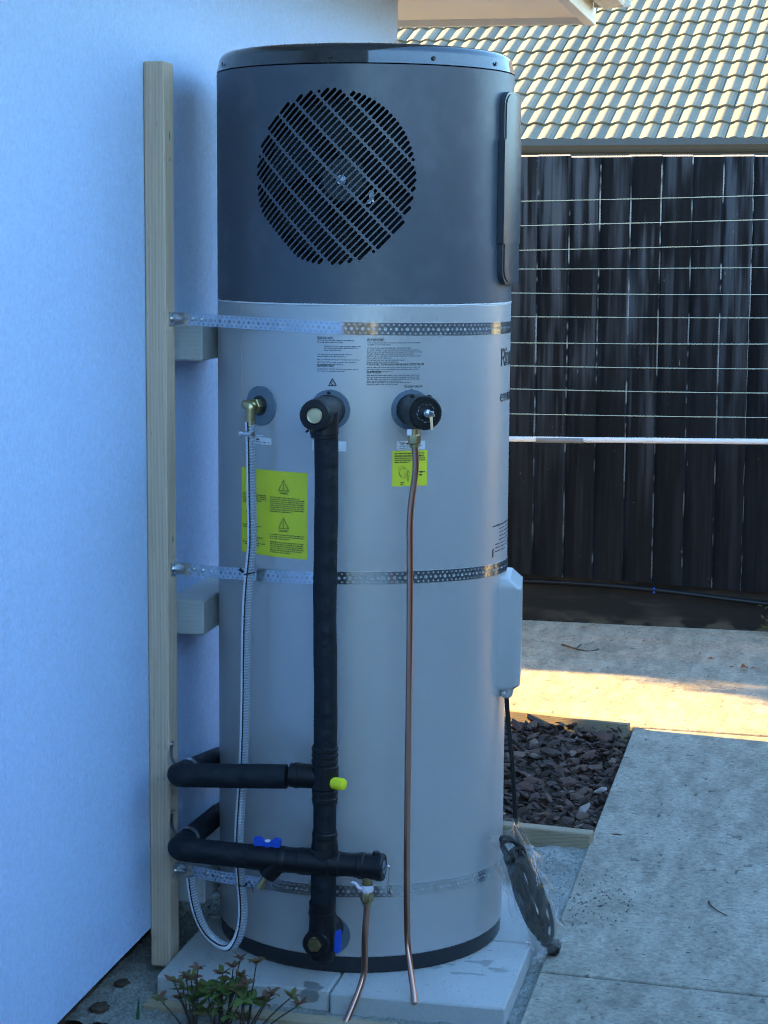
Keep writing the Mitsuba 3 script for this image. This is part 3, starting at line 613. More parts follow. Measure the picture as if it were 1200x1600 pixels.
part('small_print', y2, boxes_mesh(words(phis(-65.7), phis(-53.9), 1.0420, 1, 0.0045, 0.0017, 31) + words(phis(-65.7), phis(-53.9), 1.0375, 1, 0.0045, 0.0026, 32) + words(phis(-65.7), phis(-53.9), 1.0328, 3, 0.0040, 0.0017, 33) + words(phis(-63.5), phis(-61.8), 0.9860, 2, 0.0035, 0.0016, 34) + words(phis(-56.2), phis(-54.0), 1.0060, 2, 0.0058, 0.0026, 35), YM, 0.0), M['ink'], False, kind='stuff')
s2, z2 = phis(-62.3), 1.0035
def ringp(s, z, r, t): return Point(s, z).buffer(r, 20).difference(Point(s, z).buffer(r - t, 20))
part('drawing', y2, cat(sheet(unary_union([affinity.scale(ringp(s2, z2, 0.0105, 0.0008), 0.8, 1), affinity.scale(ringp(s2 - 0.0045, z2 + 0.004, 0.0095, 0.0006), 0.7, 1), LineString([(s2 + 0.002, z2 - 0.008), (s2 + 0.010, z2 + 0.004), (s2 + 0.013, z2 - 0.003)]).buffer(0.0004), LineString([(s2 + 0.008, z2 - 0.004), (s2 + 0.0075, z2 - 0.016)]).buffer(0.0004), LineString([(s2 + 0.011, z2 - 0.004), (s2 + 0.0105, z2 - 0.016)]).buffer(0.0004)]), 0.02, YM)), M['ink'], False)
tl = sticker('valve_tag', -64.9, -53.9, 1.0490, 1.0650, M['white'], 'small white printed tag above the yellow valve label')
tank_text(tl, 'T&P relief valve', 0.0042, -64.0, 1.0585, off=0.0008); part('small_print', tl, boxes_mesh(words(phis(-64.2), phis(-54.6), 1.0560, 2, 0.0038, 0.0015, 41), YM, 0.0), M['inkgrey'], False, kind='stuff')
ct = sticker('drain_tag', -127.5, -114.0, 1.0505, 1.0640, M['white'], 'small white printed tag behind the clear hose')
tank_text(ct, 'Condensate drain', 0.0034, -127.2, 1.0583, off=0.0008); part('small_print', ct, boxes_mesh(words(phis(-127), phis(-114.8), 1.0555, 1, 0.0038, 0.0015, 42), YM, 0.0), M['inkgrey'], False, kind='stuff')
ht = sticker('outlet_tag', -96.5, -83.6, 1.0455, 1.0645, M['white'], 'small white tag mostly behind the black pipe')
part('small_print', ht, boxes_mesh(words(phis(-95), phis(-85.6), 1.0552, 1, 0.0038, 0.0015, 43), YM, 0.0), M['ink'], False, kind='stuff')
bl = part('brand_lettering', wh, wrap_mesh(flat_text('Rinnai', 0.033, 0.0006, True), phis(-12.4), 1.2010, FRONT, 0.0002), M['ink'], False)
part('brand_lettering', wh, wrap_mesh(flat_text('enviroflo', 0.021, 0.0006, False), phis(-12.4), 1.1290, FRONT, 0.0002), M['ink'], False)
part('rating_print', wh, boxes_mesh(words(phis(-17.4), phis(12), 0.8810, 1, 0.0060, 0.0028, 51) + words(phis(-11), phis(12), 0.8725, 4, 0.0075, 0.0018, 52) + words(phis(-15), phis(12), 0.8425, 3, 0.0072, 0.0018, 54) + [sbox(phis(-17.3), 0.817, phis(-16.2), 0.834)], FRONT, 0.0005), M['ink'], False, kind='stuff')

# ------------------------------------------------------------------ lagged pipework
pw = thing('insulated_pipework', 'black insulated pipes with tee fittings on the front of the water heater', 'pipework')
RX, RY = 0.0150, -0.385
def vert(prof, x=RX, y=RY): return lathe([(z, r) for z, r in prof], (x, y, 0), (0, 0, 1), 40)
part('riser_insulation', pw, tube(np.array([(RX, RY, z) for z in np.linspace(1.090, 0.470, 24)]) + np.c_[0.0012 * np.sin(np.linspace(0, 9, 24)), np.zeros((24, 2))], 0.0224 + 0.0004 * np.sin(np.linspace(0, 30, 24)), 32), M['foam'], 60)
el = part('elbow_cover', pw, cat(lathe([(0, 0), (0, 0.0285), (0.020, 0.0305), (0.021, 0.0315), (0.028, 0.0315), (0.029, 0.0302), (0.110, 0.0305), (0.124, 0.0295), (0.128, 0.027), (0.129, 0.0165), (0.1265, 0.0155), (0.1265, 0)], (0.0040, -0.3036, 1.1245), V(0.004, -1, 0), 48),
                                 vert([(1.127, 0), (1.127, 0.0262), (1.098, 0.0260), (1.092, 0.0268), (1.086, 0.0268), (1.085, 0.0255), (1.080, 0.0255), (1.080, 0)], 0.012, -0.387)), M['rubber'], 30)
part('plug', el, lathe([(0, 0), (0, 0.0148), (0.003, 0.0148), (0.0045, 0.0138), (0.004, 0.0125), (0.0035, 0.0118), (0.0045, 0)], (0.0045, -0.4305, 1.1245), (0, -1, 0), 40), M['nickel'], 30)
for q in ((0.010, -0.345, 1.159), (-0.020, -0.387, 1.089)):
    part('clip_stud', el, cyl(V(*q), V(*q) + V(-0.002 if q[0] < 0 else 0.001, 0, 0.004), 0.0036, 12, 0.001), M['rubber'])
def ribs(z0, z1, n, r0, r1): 
    o = []
    for k in range(n):
        a = z0 + (z1 - z0) * k / n; w = (z1 - z0) / n
        o += [(a, r0), (a + w * 0.25, r0), (a + w * 0.35, r1), (a + w * 0.8, r1), (a + w * 0.9, r0)]
    return o
part('tee_cover', pw, cat(vert([(0.372, 0), (0.372, 0.0238)] + ribs(0.373, 0.402, 2, 0.0240, 0.0252) + [(0.404, 0.0266), (0.447, 0.0266)] + ribs(0.449, 0.486, 3, 0.0240, 0.0256) + [(0.488, 0.0238), (0.488, 0)]),
                         lathe([(0, 0), (0, 0.0215), (0.008, 0.0235), (0.040, 0.0235), (0.041, 0.0248), (0.049, 0.0248), (0.050, 0.0232), (0.058, 0.0232), (0.058, 0)], (0.005, RY, 0.4245), (-1, 0, 0), 40)), M['rubber'], 30)
part('branch_insulation', pw, tube(fillet([(-0.060, -0.388, 0.4215), (-0.279, -0.397, 0.4125), (-0.3244, 0.031, 0.3356), (-0.336, 0.42, 0.27)], 0.025, 12), np.r_[np.full(10, 0.0236), np.linspace(0.0234, 0.0216, 6), np.full(12, 0.0214)], 32), M['foam'], 60)
part('riser_insulation', pw, tube(np.array([(RX, RY, 0.373), (RX, RY, 0.35), (RX, RY, 0.315)]), 0.0222, 32), M['foam'], 60)
vx = cat(vert([(0.232, 0), (0.232, 0.0235), (0.245, 0.0262), (0.285, 0.0262), (0.300, 0.0242)] + ribs(0.300, 0.318, 1, 0.0236, 0.0248) + [(0.319, 0.0235), (0.319, 0)]),
         lathe([(0, 0), (0, 0.0225), (0.030, 0.0232), (0.032, 0.0245), (0.052, 0.0248), (0.053, 0.0262), (0.112, 0.0262)] + [(0.114, 0.0250), (0.118, 0.0250)] + [(0.150, 0.0245), (0.152, 0)], (0.078, RY - 0.004, 0.2555), (-1, 0, 0.003), 40))
wedge = hull([(RX + sx * 0.022, RY - 0.0262 + dy, 0.285) for sx in (-1, 1) for dy in (0.0, 0.02)] + [(RX, RY - 0.0285 + dy, 0.262) for dy in (0.0, 0.03)])
part('tee_cover', pw, cat(vx, wedge), M['rubber'], 30)
va = part('branch_valve', pw, cat(lathe([(0, 0), (0, 0.0245)] + [(0.004, 0.0262), (0.012, 0.0262), (0.013, 0.0248), (0.022, 0.0248), (0.024, 0.0258), (0.055, 0.0258), (0.078, 0.0245), (0.080, 0)], (-0.060, RY - 0.004, 0.2560), (-1, 0, 0.014), 40),
                                  tube(np.array([(-0.078, -0.392, 0.252), (-0.098, -0.394, 0.222)]), np.array([0.023, 0.0175]), 28)), M['rubber'], 35)
part('drain_spout', va, cat(cyl((-0.098, -0.396, 0.224), (-0.111, -0.398, 0.2000), 0.0068, 20), hexnut((-0.1050, -0.3975, 0.2110), (-0.1120, -0.3990, 0.1975), 0.0083)), M['brass'], 30)
hb = []
for sx in (-1, 1):
    hb.append(hull([(-0.098 + sx * x, -0.389 + y, z) for x, y, z in ((0.004, -0.006, 0.279), (0.004, 0.006, 0.279), (0.026, -0.007, 0.281), (0.026, 0.007, 0.281), (0.027, -0.006, 0.296), (0.027, 0.006, 0.296), (0.016, -0.006, 0.298), (0.016, 0.006, 0.298), (0.004, -0.006, 0.290), (0.004, 0.006, 0.290))]))
vh = part('valve_handle', va, cat(*hb, cyl((-0.098, -0.389, 0.268), (-0.098, -0.389, 0.290), 0.009, 20, 0.002)), M['blue'], 30, label='blue butterfly valve handle')
part('screw', vh, lathe([(0, 0.006), (0.002, 0.0055), (0.003, 0.003), (0.003, 0)], (-0.098, -0.389, 0.2902), (0, 0, 1), 16), M['white'])
part('branch_insulation', pw, tube(fillet([(-0.134, -0.390, 0.2575), (-0.279, -0.397, 0.2645), (-0.3241, 0.0288, 0.2107), (-0.336, 0.42, 0.165)], 0.025, 12), np.r_[np.full(10, 0.0240), np.linspace(0.0238, 0.0216, 6), np.full(12, 0.0214)], 32), M['foam'], 60)
ev = part('relief_valve_cover', pw, cat(lathe([(0, 0), (0, 0.0238), (0.006, 0.0238), (0.008, 0.0258), (0.018, 0.0258), (0.020, 0.0245), (0.040, 0.0252), (0.046, 0.0270), (0.054, 0.0270), (0.058, 0.0245), (0.058, 0.0165), (0.055, 0.0155), (0.055, 0)], (0.076, RY - 0.004, 0.2555), (1, 0, -0.01), 44),
                                      cyl((0.118, -0.389, 0.276), (0.118, -0.389, 0.286), 0.0075, 20, 0.002)), M['rubber'], 30)
part('lever_loop', ev, tube(fillet([(0.130, -0.400, 0.246), (0.142, -0.402, 0.264), (0.147, -0.402, 0.262), (0.145, -0.404, 0.215)], 0.006), 0.0014, 8), M['steel'])
part('lever_face', ev, cyl((0.1315, -0.389, 0.2550), (0.1345, -0.389, 0.2550), 0.0140, 24, 0.001), M['collar'])
part('yellow_cap', pw, lathe([(0, 0), (0, 0.0105), (0.005, 0.0118), (0.020, 0.0122), (0.026, 0.0108), (0.028, 0.006), (0.0275, 0)], (0.034, -0.400, 0.418), V(1, -0.35, 0.04), 10), M['capyellow'], 40, label='bright yellow plastic cap on the upper tee')
part('riser_insulation', pw, tube(np.array([(RX - 0.002, RY, z) for z in (0.234, 0.21, 0.19, 0.170)]), np.array([0.0240, 0.0248, 0.0246, 0.0236]), 32), M['foam'], 60)
dv = part('inlet_valve', pw, cat(vert([(0.060, 0), (0.060, 0.0225), (0.064, 0.0255), (0.080, 0.0268), (0.115, 0.0270), (0.135, 0.0258), (0.150, 0.0256), (0.151, 0.0272), (0.157, 0.0272), (0.158, 0.0252), (0.170, 0.0258), (0.176, 0.0262), (0.176, 0)], RX - 0.004, RY),
                                 lathe([(0, 0), (0, 0.027), (0.105, 0.027), (0.110, 0.0245), (0.110, 0.016), (0.107, 0.0155), (0.107, 0)], (0.0075, -0.3036, 0.098), (-0.03, -1, 0), 40)), M['rubber'], 30)
part('hex_plug', dv, cat(hexnut((0.0035, -0.409, 0.0985), (0.0033, -0.421, 0.0985), 0.0140), cyl((0.0035, -0.405, 0.0985), (0.0035, -0.411, 0.0985), 0.0145, 24)), M['brass'], False)
part('valve_handle', dv, hull([(0.041 + x, -0.398 + y, z) for x, y, z in ((0.006, -0.003, 0.128), (0.010, 0.004, 0.126), (0.000, -0.006, 0.124), (0.012, 0.0, 0.110), (-0.002, -0.006, 0.084), (0.006, -0.006, 0.080), (0.010, 0.002, 0.086), (0.001, 0.004, 0.078))]), M['blue'], 30, label='blue valve handle beside the brass plug')

# copper pipes
cp = thing('copper_pipe', 'long slim copper drain pipe hanging from the right hand relief valve to the pavers', 'pipe')
pts = [(0.1770, -0.352, 1.078), (0.1790, -0.350, 1.055), (0.1797, -0.348, 1.0245), (0.1745, -0.345, 0.9818), (0.1697, -0.345, 0.939), (0.1690, -0.345, 0.878), (0.1697, -0.345, 0.505), (0.1706, -0.345, 0.135), (0.1722, -0.346, 0.0965), (0.1842, -0.370, 0.0418), (0.2000, -0.409, -0.004)]
def pipe(pts, r, ri, n): 
    p = spline(pts, n); m = tube(p, r, 24, False); t, A, B = frames(p); e = t[-1]
    return cat(m, lathe([(0, r), (0, ri), (-0.02, ri), (-0.02, 0)], p[-1], e, 24))
part('tube', cp, pipe(pts, 0.0062, 0.0050, 90), M['copper'], 40)
part('compression_nut', cp, cat(cyl((0.1768, -0.352, 1.098), (0.1772, -0.3515, 1.078), 0.0092, 24), hexnut((0.1770, -0.352, 1.087), (0.1774, -0.3515, 1.070), 0.0125), cyl((0.1774, -0.3515, 1.070), (0.1780, -0.351, 1.062), 0.0088, 24, 0.001)), M['brass'], 30)
part('thread_tape', cp, cbox(0.1655, 0.1745, -0.364, -0.3625, 1.086, 1.0975, 0.0005), M['tape'], False)
cp2 = thing('copper_pipe', 'short copper drain pipe from the lower valve, bent forward at the bottom', 'pipe')
pts = [(0.1022, -0.397, 0.190), (0.1015, -0.398, 0.160), (0.1001, -0.400, 0.1354), (0.0990, -0.400, 0.075), (0.0972, -0.401, 0.040), (0.0904, -0.415, 0.0116), (0.0770, -0.450, -0.030), (0.0735, -0.460, -0.040)]
part('tube', cp2, pipe(pts, 0.0062, 0.0050, 60), M['copper'], 40)
part('compression_nut', cp2, cat(cyl((0.1022, -0.396, 0.237), (0.1022, -0.396, 0.196), 0.0095, 24), hexnut((0.1022, -0.396, 0.206), (0.1021, -0.397, 0.188), 0.0128), cyl((0.1021, -0.397, 0.188), (0.1020, -0.397, 0.180), 0.009, 24, 0.001)), M['brass'], 30)
part('thread_tape', cp2, cat(lathe([(0, 0.010), (0.003, 0.0126), (0.010, 0.0130), (0.015, 0.0118)], (0.1022, -0.396, 0.2060), (0, 0, 1), 20), tube(spline([(0.094, -0.405, 0.214), (0.086, -0.407, 0.220), (0.080, -0.408, 0.227), (0.073, -0.407, 0.225)], 16), np.linspace(0.004, 0.0022, 16), 8)), M['tape'], 50)

# clear drain hose
hp = [(-0.1586, -0.2951, 1.097), (-0.1565, -0.2962, 1.0462), (-0.1548, -0.2973, 0.9461), (-0.1550, -0.2972, 0.8453), (-0.1608, -0.2945, 0.7963), (-0.1689, -0.2900, 0.6647), (-0.1730, -0.2880, 0.47), (-0.1765, -0.3010, 0.34), (-0.1763, -0.3150, 0.2855), (-0.1715, -0.3200, 0.1812), (-0.1665, -0.325, 0.1159), (-0.1730, -0.333, 0.0720), (-0.1890, -0.335, 0.0510), (-0.2166, -0.335, 0.0575), (-0.2458, -0.335, 0.0880), (-0.2632, -0.335, 0.1359), (-0.2708, -0.335, 0.1885)]
hq = spline(hp, 420)
hose = thing('drain_hose', 'clear reinforced plastic drain hose hanging in a loop from the brass elbow', 'hose')
RH = 0.0088
part('hose_wall', hose, tube(hq, RH, 20), M['hose'], True)
t, A, B = frames(hq); L = np.r_[0, np.cumsum(np.linalg.norm(np.diff(hq, axis=0), axis=1))]
side = V(-0.75, -0.66, 0)
def stripe(off, w, m, nm, r=RH + 0.0014):
    v = []
    for k in range(len(hq)):
        u = side - t[k] * (side @ t[k]); u /= np.linalg.norm(u); w_ = np.cross(t[k], u)
        for a in np.linspace(off - w, off + w, 6): v.append(hq[k] + r * (math.cos(a) * u + math.sin(a) * w_))
    f = []
    for k in range(len(hq) - 1):
        for a in range(5): q = k * 6 + a; f += [(q, q + 1, q + 7), (q, q + 7, q + 6)]
    part(nm, hose, tm(v, f), m, True)
stripe(0.0, 0.42, M['white'], 'white_stripe'); stripe(0.62, 0.13, M['ink'], 'dark_line'); stripe(-0.62, 0.13, M['ink'], 'dark_line')
s_h = np.linspace(L[0], L[-1], 5200); ph = s_h / 0.0056 * 2 * PI
cx = np.c_[[np.interp(s_h, L, hq[:, k]) for k in range(3)]].T; ax_ = np.c_[[np.interp(s_h, L, A[:, k]) for k in range(3)]].T; bx_ = np.c_[[np.interp(s_h, L, B[:, k]) for k in range(3)]].T
part('spiral_rib', hose, tube(cx + (RH - 0.0002) * (np.cos(ph)[:, None] * ax_ + np.sin(ph)[:, None] * bx_), 0.0008, 5), M['hoserib'], True)
hcl = part('hose_clamp', hose, lathe([(0, RH + 0.001), (0, RH + 0.0022), (0.009, RH + 0.0022), (0.009, RH + 0.001)], hq[8] - V(0, 0, 0.004), (0, 0, 1), 32), M['steel'], 30)
part('clamp_screw', hcl, cat(cyl(hq[8] + V(-0.016, -0.011, 0.001), hq[8] + V(0.004, -0.013, 0.001), 0.0042, 14, 0.001), cyl(hq[8] + V(-0.020, -0.0108, 0.001), hq[8] + V(-0.014, -0.0112, 0.001), 0.0062, 12, 0.001), cbox(*(np.c_[hq[8] + V(0.004, -0.003, -0.004), hq[8] + V(0.026, -0.0015, -0.001)].ravel()), 0.0004)), M['steel'], 30)
c = np.array([-0.1608, -0.2945, 0.7985]); tie = [c + (RH + 0.0014) * (math.cos(a) * V(0.86, -0.42, 0.30 * 0.9) + math.sin(a) * V(0.42, 0.86, 0)) for a in np.linspace(0, 2 * PI, 30)]
part('cable_tie', hose, cat(tube(np.array(tie), 0.0016, 6, False), tube(np.array([c + V(-0.011, -0.006, 0.004), c + V(-0.017, -0.010, 0.010)]), 0.0030, 8)), M['rubber'])
c = np.array([-0.1712, -0.3195, 0.177]); tie = [c + (RH + 0.0014) * (math.cos(a) * V(0.86, -0.42, -0.25) + math.sin(a) * V(0.42, 0.86, 0)) for a in np.linspace(0, 2 * PI, 30)]
part('cable_tie', hose, cat(tube(np.array(tie), 0.0014, 6, False), tube(spline([c + V(0.008, -0.006, 0.0), c + V(0.016, -0.008, 0.006), c + V(0.026, -0.006, -0.014)], 8), 0.0009, 6)), M['rubber'])

# steel straps
def strap(zs, lb, z_end, bolts):
    k = thing('steel_strap', lb, 'strap', 'perforated steel straps round the tank')
    P0 = V(-0.3345, -0.226); r = 0.3012; dP = np.linalg.norm(P0); aP = math.atan2(P0[1], P0[0]); at = aP + math.acos(r / dP)
    Tp = r * V(math.cos(at), math.sin(at)); l0 = np.linalg.norm(Tp - P0); a1 = math.radians(62); l1 = r * (a1 - at)
    E = V(math.cos(a1), math.sin(a1)) * r; dE = V(-math.sin(a1), math.cos(a1)); l2 = 0.12
    zk = np.array(zs)                       # (arc length, z) knots
    def f(s, z, o):
        s = np.asarray(s); x = np.where(s < l0, P0[0] + (Tp[0] - P0[0]) * s / l0, 0); y = np.where(s < l0, P0[1] + (Tp[1] - P0[1]) * s / l0, 0)
        a = at + (s - l0) / r; mid = (s >= l0) & (s < l0 + l1); x = np.where(mid, r * np.cos(a), x); y = np.where(mid, r * np.sin(a), y)
        e = s >= l0 + l1; x = np.where(e, E[0] + dE[0] * (s - l0 - l1), x); y = np.where(e, E[1] + dE[1] * (s - l0 - l1), y)
        n0 = V(math.cos(at), math.sin(at)); nx = np.where(mid, np.cos(a), np.where(e, math.cos(a1), n0[0])); ny = np.where(mid, np.sin(a), np.where(e, math.sin(a1), n0[1]))
        return np.c_[x + nx * o, y + ny * o, z + np.interp(s, zk[:, 0], zk[:, 1])]
    tot = l0 + l1 + l2; hol = []; w = 0.0118
    for i in range(int((tot - 0.02) / 0.0108)):
        s = 0.03 + i * 0.0108
        if s > tot - 0.01: break
        hol.append(Point(s, 0).buffer(0.0036 if i % 2 else 0.0025, 3)); hol.append(Point(s + 0.0054, 0.0080).buffer(0.0021, 2)); hol.append(Point(s + 0.0054, -0.0080).buffer(0.0021, 2))
    part('band', k, sheet(sbox(0.0, -w, tot, w).difference(unary_union(hol)), 0.010, f, 0.0009), M['galv'], 35)
    z0 = zs[0][1]
    part('bracket', k, cat(cbox(-0.3365, -0.3335, -0.252, -0.214, z0 - 0.014, z0 + 0.014, 0.0006)), M['galv'], False)
    part('bolt', k, cat(cyl((-0.3335, -0.236, z0), (-0.3315, -0.236, z0), 0.0095, 20), hexnut((-0.3318, -0.236, z0), (-0.324, -0.236, z0), 0.0062), cyl((-0.326, -0.236, z0), (-0.316, -0.236, z0), 0.003, 12)), M['steel'], 30)
    for s in bolts:
        q = f(np.array([s, s]), np.array([0.001, 0.001]), np.array([0.0, 0.004]))
        part('rivet', k, lathe([(0, 0.0048), (0.0012, 0.0046), (0.0028, 0.0030), (0.0034, 0)], q[0], q[1] - q[0], 16), M['steel'], 40)
strap([(0, 1.2915), (0.27, 1.2840), (0.35, 1.2815), (0.55, 1.2790), (0.8, 1.2757), (1.4, 1.272)], 'top perforated steel strap, just under the dark upper section of the heater', 1.27, (0.042, 0.063))
strap([(0, 0.7915), (0.10, 0.7905), (0.27, 0.7945), (0.40, 0.8000), (0.55, 0.7985), (0.80, 0.7890), (1.4, 0.775)], 'middle perforated steel strap crossing behind the black pipe', 0.79, (0.042, 0.063))
strap([(0, 0.1660), (0.10, 0.1640), (0.27, 0.1665), (0.40, 0.1715), (0.55, 0.1690), (0.80, 0.1560), (1.4, 0.14)], 'bottom perforated steel strap behind the lower pipe branch', 0.16, (0.070, 0.105))
# pipe clips on the post
for z, lb in ((0.4010, 'small metal saddle clip holding the upper black branch pipe to the timber post'), (0.2585, 'small metal saddle clip holding the lower black branch pipe to the timber post')):
    k = thing('pipe_clip', lb, 'clip', 'pipe clips on the post')
    yy, xc = -0.300, -0.2895; ang = np.linspace(2.9, 0.1, 16); rr = 0.0238
    arc = [(-0.3355, yy + 0.045, z + 0.040), (-0.3355, yy + 0.040, z + 0.024), (-0.325, yy + 0.012, z + 0.014)] + [(xc + rr * math.cos(a), yy, z - 0.004 + rr * math.sin(a)) for a in ang]
    v, f = [], []
    for p in arc: v += [(p[0], p[1] - 0.008, p[2]), (p[0], p[1] + 0.008, p[2])]
    for i in range(len(arc) - 1): f += [(2 * i, 2 * i + 1, 2 * i + 3), (2 * i, 2 * i + 3, 2 * i + 2)]
    part('saddle', k, tm(v, f), M['galv'], 40); part('screw', k, cyl((-0.3365, yy + 0.044, z + 0.034), (-0.332, yy + 0.044, z + 0.034), 0.004, 12, 0.001), M['steel'])

# ------------------------------------------------------------------ power cable and bag
cb = thing('power_cable', 'black power cable from the grey side box, its spare length coiled inside the plastic bag', 'cable')
g0 = lp(0.305, -0.062, 0.52)
part('cord', cb, tube(spline([g0, g0 + V(0.004, 0.002, -0.05), (0.3264, -0.03, 0.37), (0.3333, -0.03, 0.275), (0.3384, -0.035, 0.22), (0.340, -0.05, 0.18)], 40), 0.0048, 14), M['rubber'], True)
A0, A1 = V(0.325, -0.085, 0.235), V(0.410, -0.025, -0.008)
co = []
ax = (A1 - A0); Lc = np.linalg.norm(ax); ax /= Lc; sd = V(0.75, 0.55, 0.42); sd -= ax * (sd @ ax); sd /= np.linalg.norm(sd); nd = np.cross(ax, sd)
for k in range(11):
    w = 0.009 + 0.0040 * (k % 4) + rng.uniform(-0.003, 0.003); bend = rng.uniform(-0.012, 0.012); o = nd * rng.uniform(-0.012, 0.012) + sd * rng.uniform(-0.006, 0.006); L0, L1 = rng.uniform(-0.005, 0.06), Lc - rng.uniform(0.0, 0.07)
    aa = np.linspace(0, 2 * PI, 40); pts = [A0 + ax * ((L0 + L1) / 2 + (L1 - L0) / 2 * math.copysign(abs(math.cos(a)) ** 0.55, math.cos(a))) + sd * (w * math.copysign(abs(math.sin(a)) ** 0.7, math.sin(a)) + bend * math.cos(2 * a)) + o + nd * 0.004 * math.sin(3 * a + k) for a in aa]
    co.append(tube(np.array(pts), 0.0042, 8, False))
part('coil', cb, trimesh.util.concatenate(co), M['rubber'], 60)
part('plug', cb, cbox(0.398, 0.430, -0.035, 0.012, -0.026, -0.002, 0.006), M['rubber'], 30)
bag = thing('plastic_bag', 'crumpled clear plastic bag holding the cable coil beside the tank foot', 'bag')
def bagm(scale, seed, top=0.04, bot=0.03):
    nL, nA = 46, 40; v = []; r = np.random.default_rng(seed); f = []
    for i in range(nL):
        u = i / (nL - 1); c = A0 + ax * (-top + u * (Lc + top + bot)); c[2] = max(c[2], -0.012)
        w = (0.036 + 0.010 * math.sin(u * 3.0)) * scale; h = (0.030 * math.sin(min(1, 0.3 + u * 1.1) * PI * 0.9) + 0.010) * scale
        if u > 0.9: h *= 1 - (u - 0.9) * 6
        for j in range(nA):
            a = 2 * PI * j / nA; q = c + sd * (w * math.cos(a)) + nd * (h * math.sin(a)); v.append(q)
    v = np.array(v); n1 = meshkit.fbm(v * 20, 2, seed) - 0.5; n2 = 0.5 - np.abs(meshkit.noise(v * [42, 42, 20] + 3, seed) - 0.5) * 1.6
    cc = np.repeat(v.reshape(nL, nA, 3).mean(1), nA, 0); v = cc + (v - cc) * (1 + 0.5 * n1 + 0.35 * n2)[:, None]
    rr = np.hypot(v[:, 0], v[:, 1]); k = np.where(rr < 0.303, 0.303 / rr, 1.0); v[:, :2] *= k[:, None]; v[:, 2] = np.maximum(v[:, 2], np.where(v[:, 0] < 0.376, 0.002, -0.028))
    for i in range(nL - 1):
        for j in range(nA): q, q2 = i * nA + j, i * nA + (j + 1) % nA; f += [(q, q2, q2 + nA), (q, q2 + nA, q + nA)]
    return tm(v, f)
part('film', bag, bagm(0.72, 3, 0.03), M['film'], True)
fl = bagm(0.92, 9, 0.03, 0.035)
part('film', bag, fl, M['film'], True)
fv = np.array(fl.vertices).reshape(46, 40, 3); crs = []
for q in range(22):
    i, j = rng.integers(2, 34), rng.integers(0, 40); dj = rng.choice([-1, 0, 1]); n_ = rng.integers(5, 11); pts = []
    for a in range(n_): pts.append(fv[min(45, i + a), (j + dj * (a // 2)) % 40])
    crs.append(tube(spline(pts, 20), 0.0007 * np.sin(np.linspace(0.15, 3.0, 20)) + 0.0001, 5))
bn = trimesh.creation.icosphere(3); v = np.array(bn.vertices); v = v * (0.6 + 0.9 * np.abs(meshkit.noise(v * 3.1, 4) - 0.5) + 0.5 * meshkit.fbm(v * 2.0, 3, 8))[:, None] * [0.022, 0.026, 0.022] + [0.388, -0.070, -0.010]
v[:, 2] = np.maximum(v[:, 2], -0.029)
part('bunched_end', bag, tm(v, bn.faces), M['film'], 25)
part('creases', bag, trimesh.util.concatenate(crs), M['tape'], True, kind='stuff')

# ------------------------------------------------------------------ plants and litter
def leaf_mesh(L, W, curl=0.25, n=6):
    v, f = [], []
    for i in range(n + 1):
        u = i / n; w = W * math.sin(PI * min(1, u * 0.92 + 0.04)) ** 0.8 * (1 - 0.25 * (u < 0.3)); z = curl * L * (u - u * u * 1.3)
        v += [(u * L, -w / 2, z + 0.12 * w), (u * L, 0, z), (u * L, w / 2, z + 0.12 * w)]
    for i in range(n):
        for k in (0, 1): q = i * 3 + k; f += [(q, q + 1, q + 4), (q, q + 4, q + 3)]
    return tm(v, f)
lv = {m: [mikit.ply(leaf_mesh(L, L * 0.47, c), M[m], smooth=True) for L, c in ((1.0, 0.2), (1.0, 0.45), (1.0, 0.0))] for m in ('leafgreen', 'leafolive', 'leafbrown')}
sh = thing('shrub', 'small young shrub with olive and bronze leaf rosettes in front of the pavers', 'shrub')
ros = [(-0.1956, 0.0766, 'b'), (-0.2135, 0.0496, 'b'), (-0.1563, 0.061, 'b'), (-0.1196, 0.0958, 'b'), (-0.1348, 0.0768, 'b'), (-0.1096, 0.0715, 'b'), (-0.0882, 0.0885, 'b'), (-0.0481, 0.0454, 'b'), (-0.0218, 0.0263, 'b'), (-0.0043, 0.0178, 'b'),
       (-0.2571, 0.033, 'b'), (-0.2727, 0.0112, 'b'), (-0.1034, -0.0141, 'b'), (-0.2302, 0.029, 'g'), (-0.1984, 0.0179, 'g'), (-0.1475, 0.0364, 'g'), (-0.116, 0.0203, 'g'), (-0.0996, 0.0344, 'g'), (-0.1502, 0.0095, 'g'), (-0.0908, 0.0226, 'g'), (-0.1666, 0.0182, 'g'), (-0.245, 0.0, 'b'), (-0.205, -0.01, 'g'), (-0.128, 0.000, 'g'), (-0.075, 0.005, 'b'), (-0.185, 0.040, 'g'), (-0.135, 0.050, 'g'), (-0.22, 0.062, 'b'), (-0.17, 0.030, 'g'), (-0.155, 0.045, 'g'), (-0.118, 0.040, 'g'), (-0.10, 0.058, 'b'), (-0.21, 0.005, 'g'), (-0.065, 0.025, 'b'), (-0.18, -0.005, 'g')]
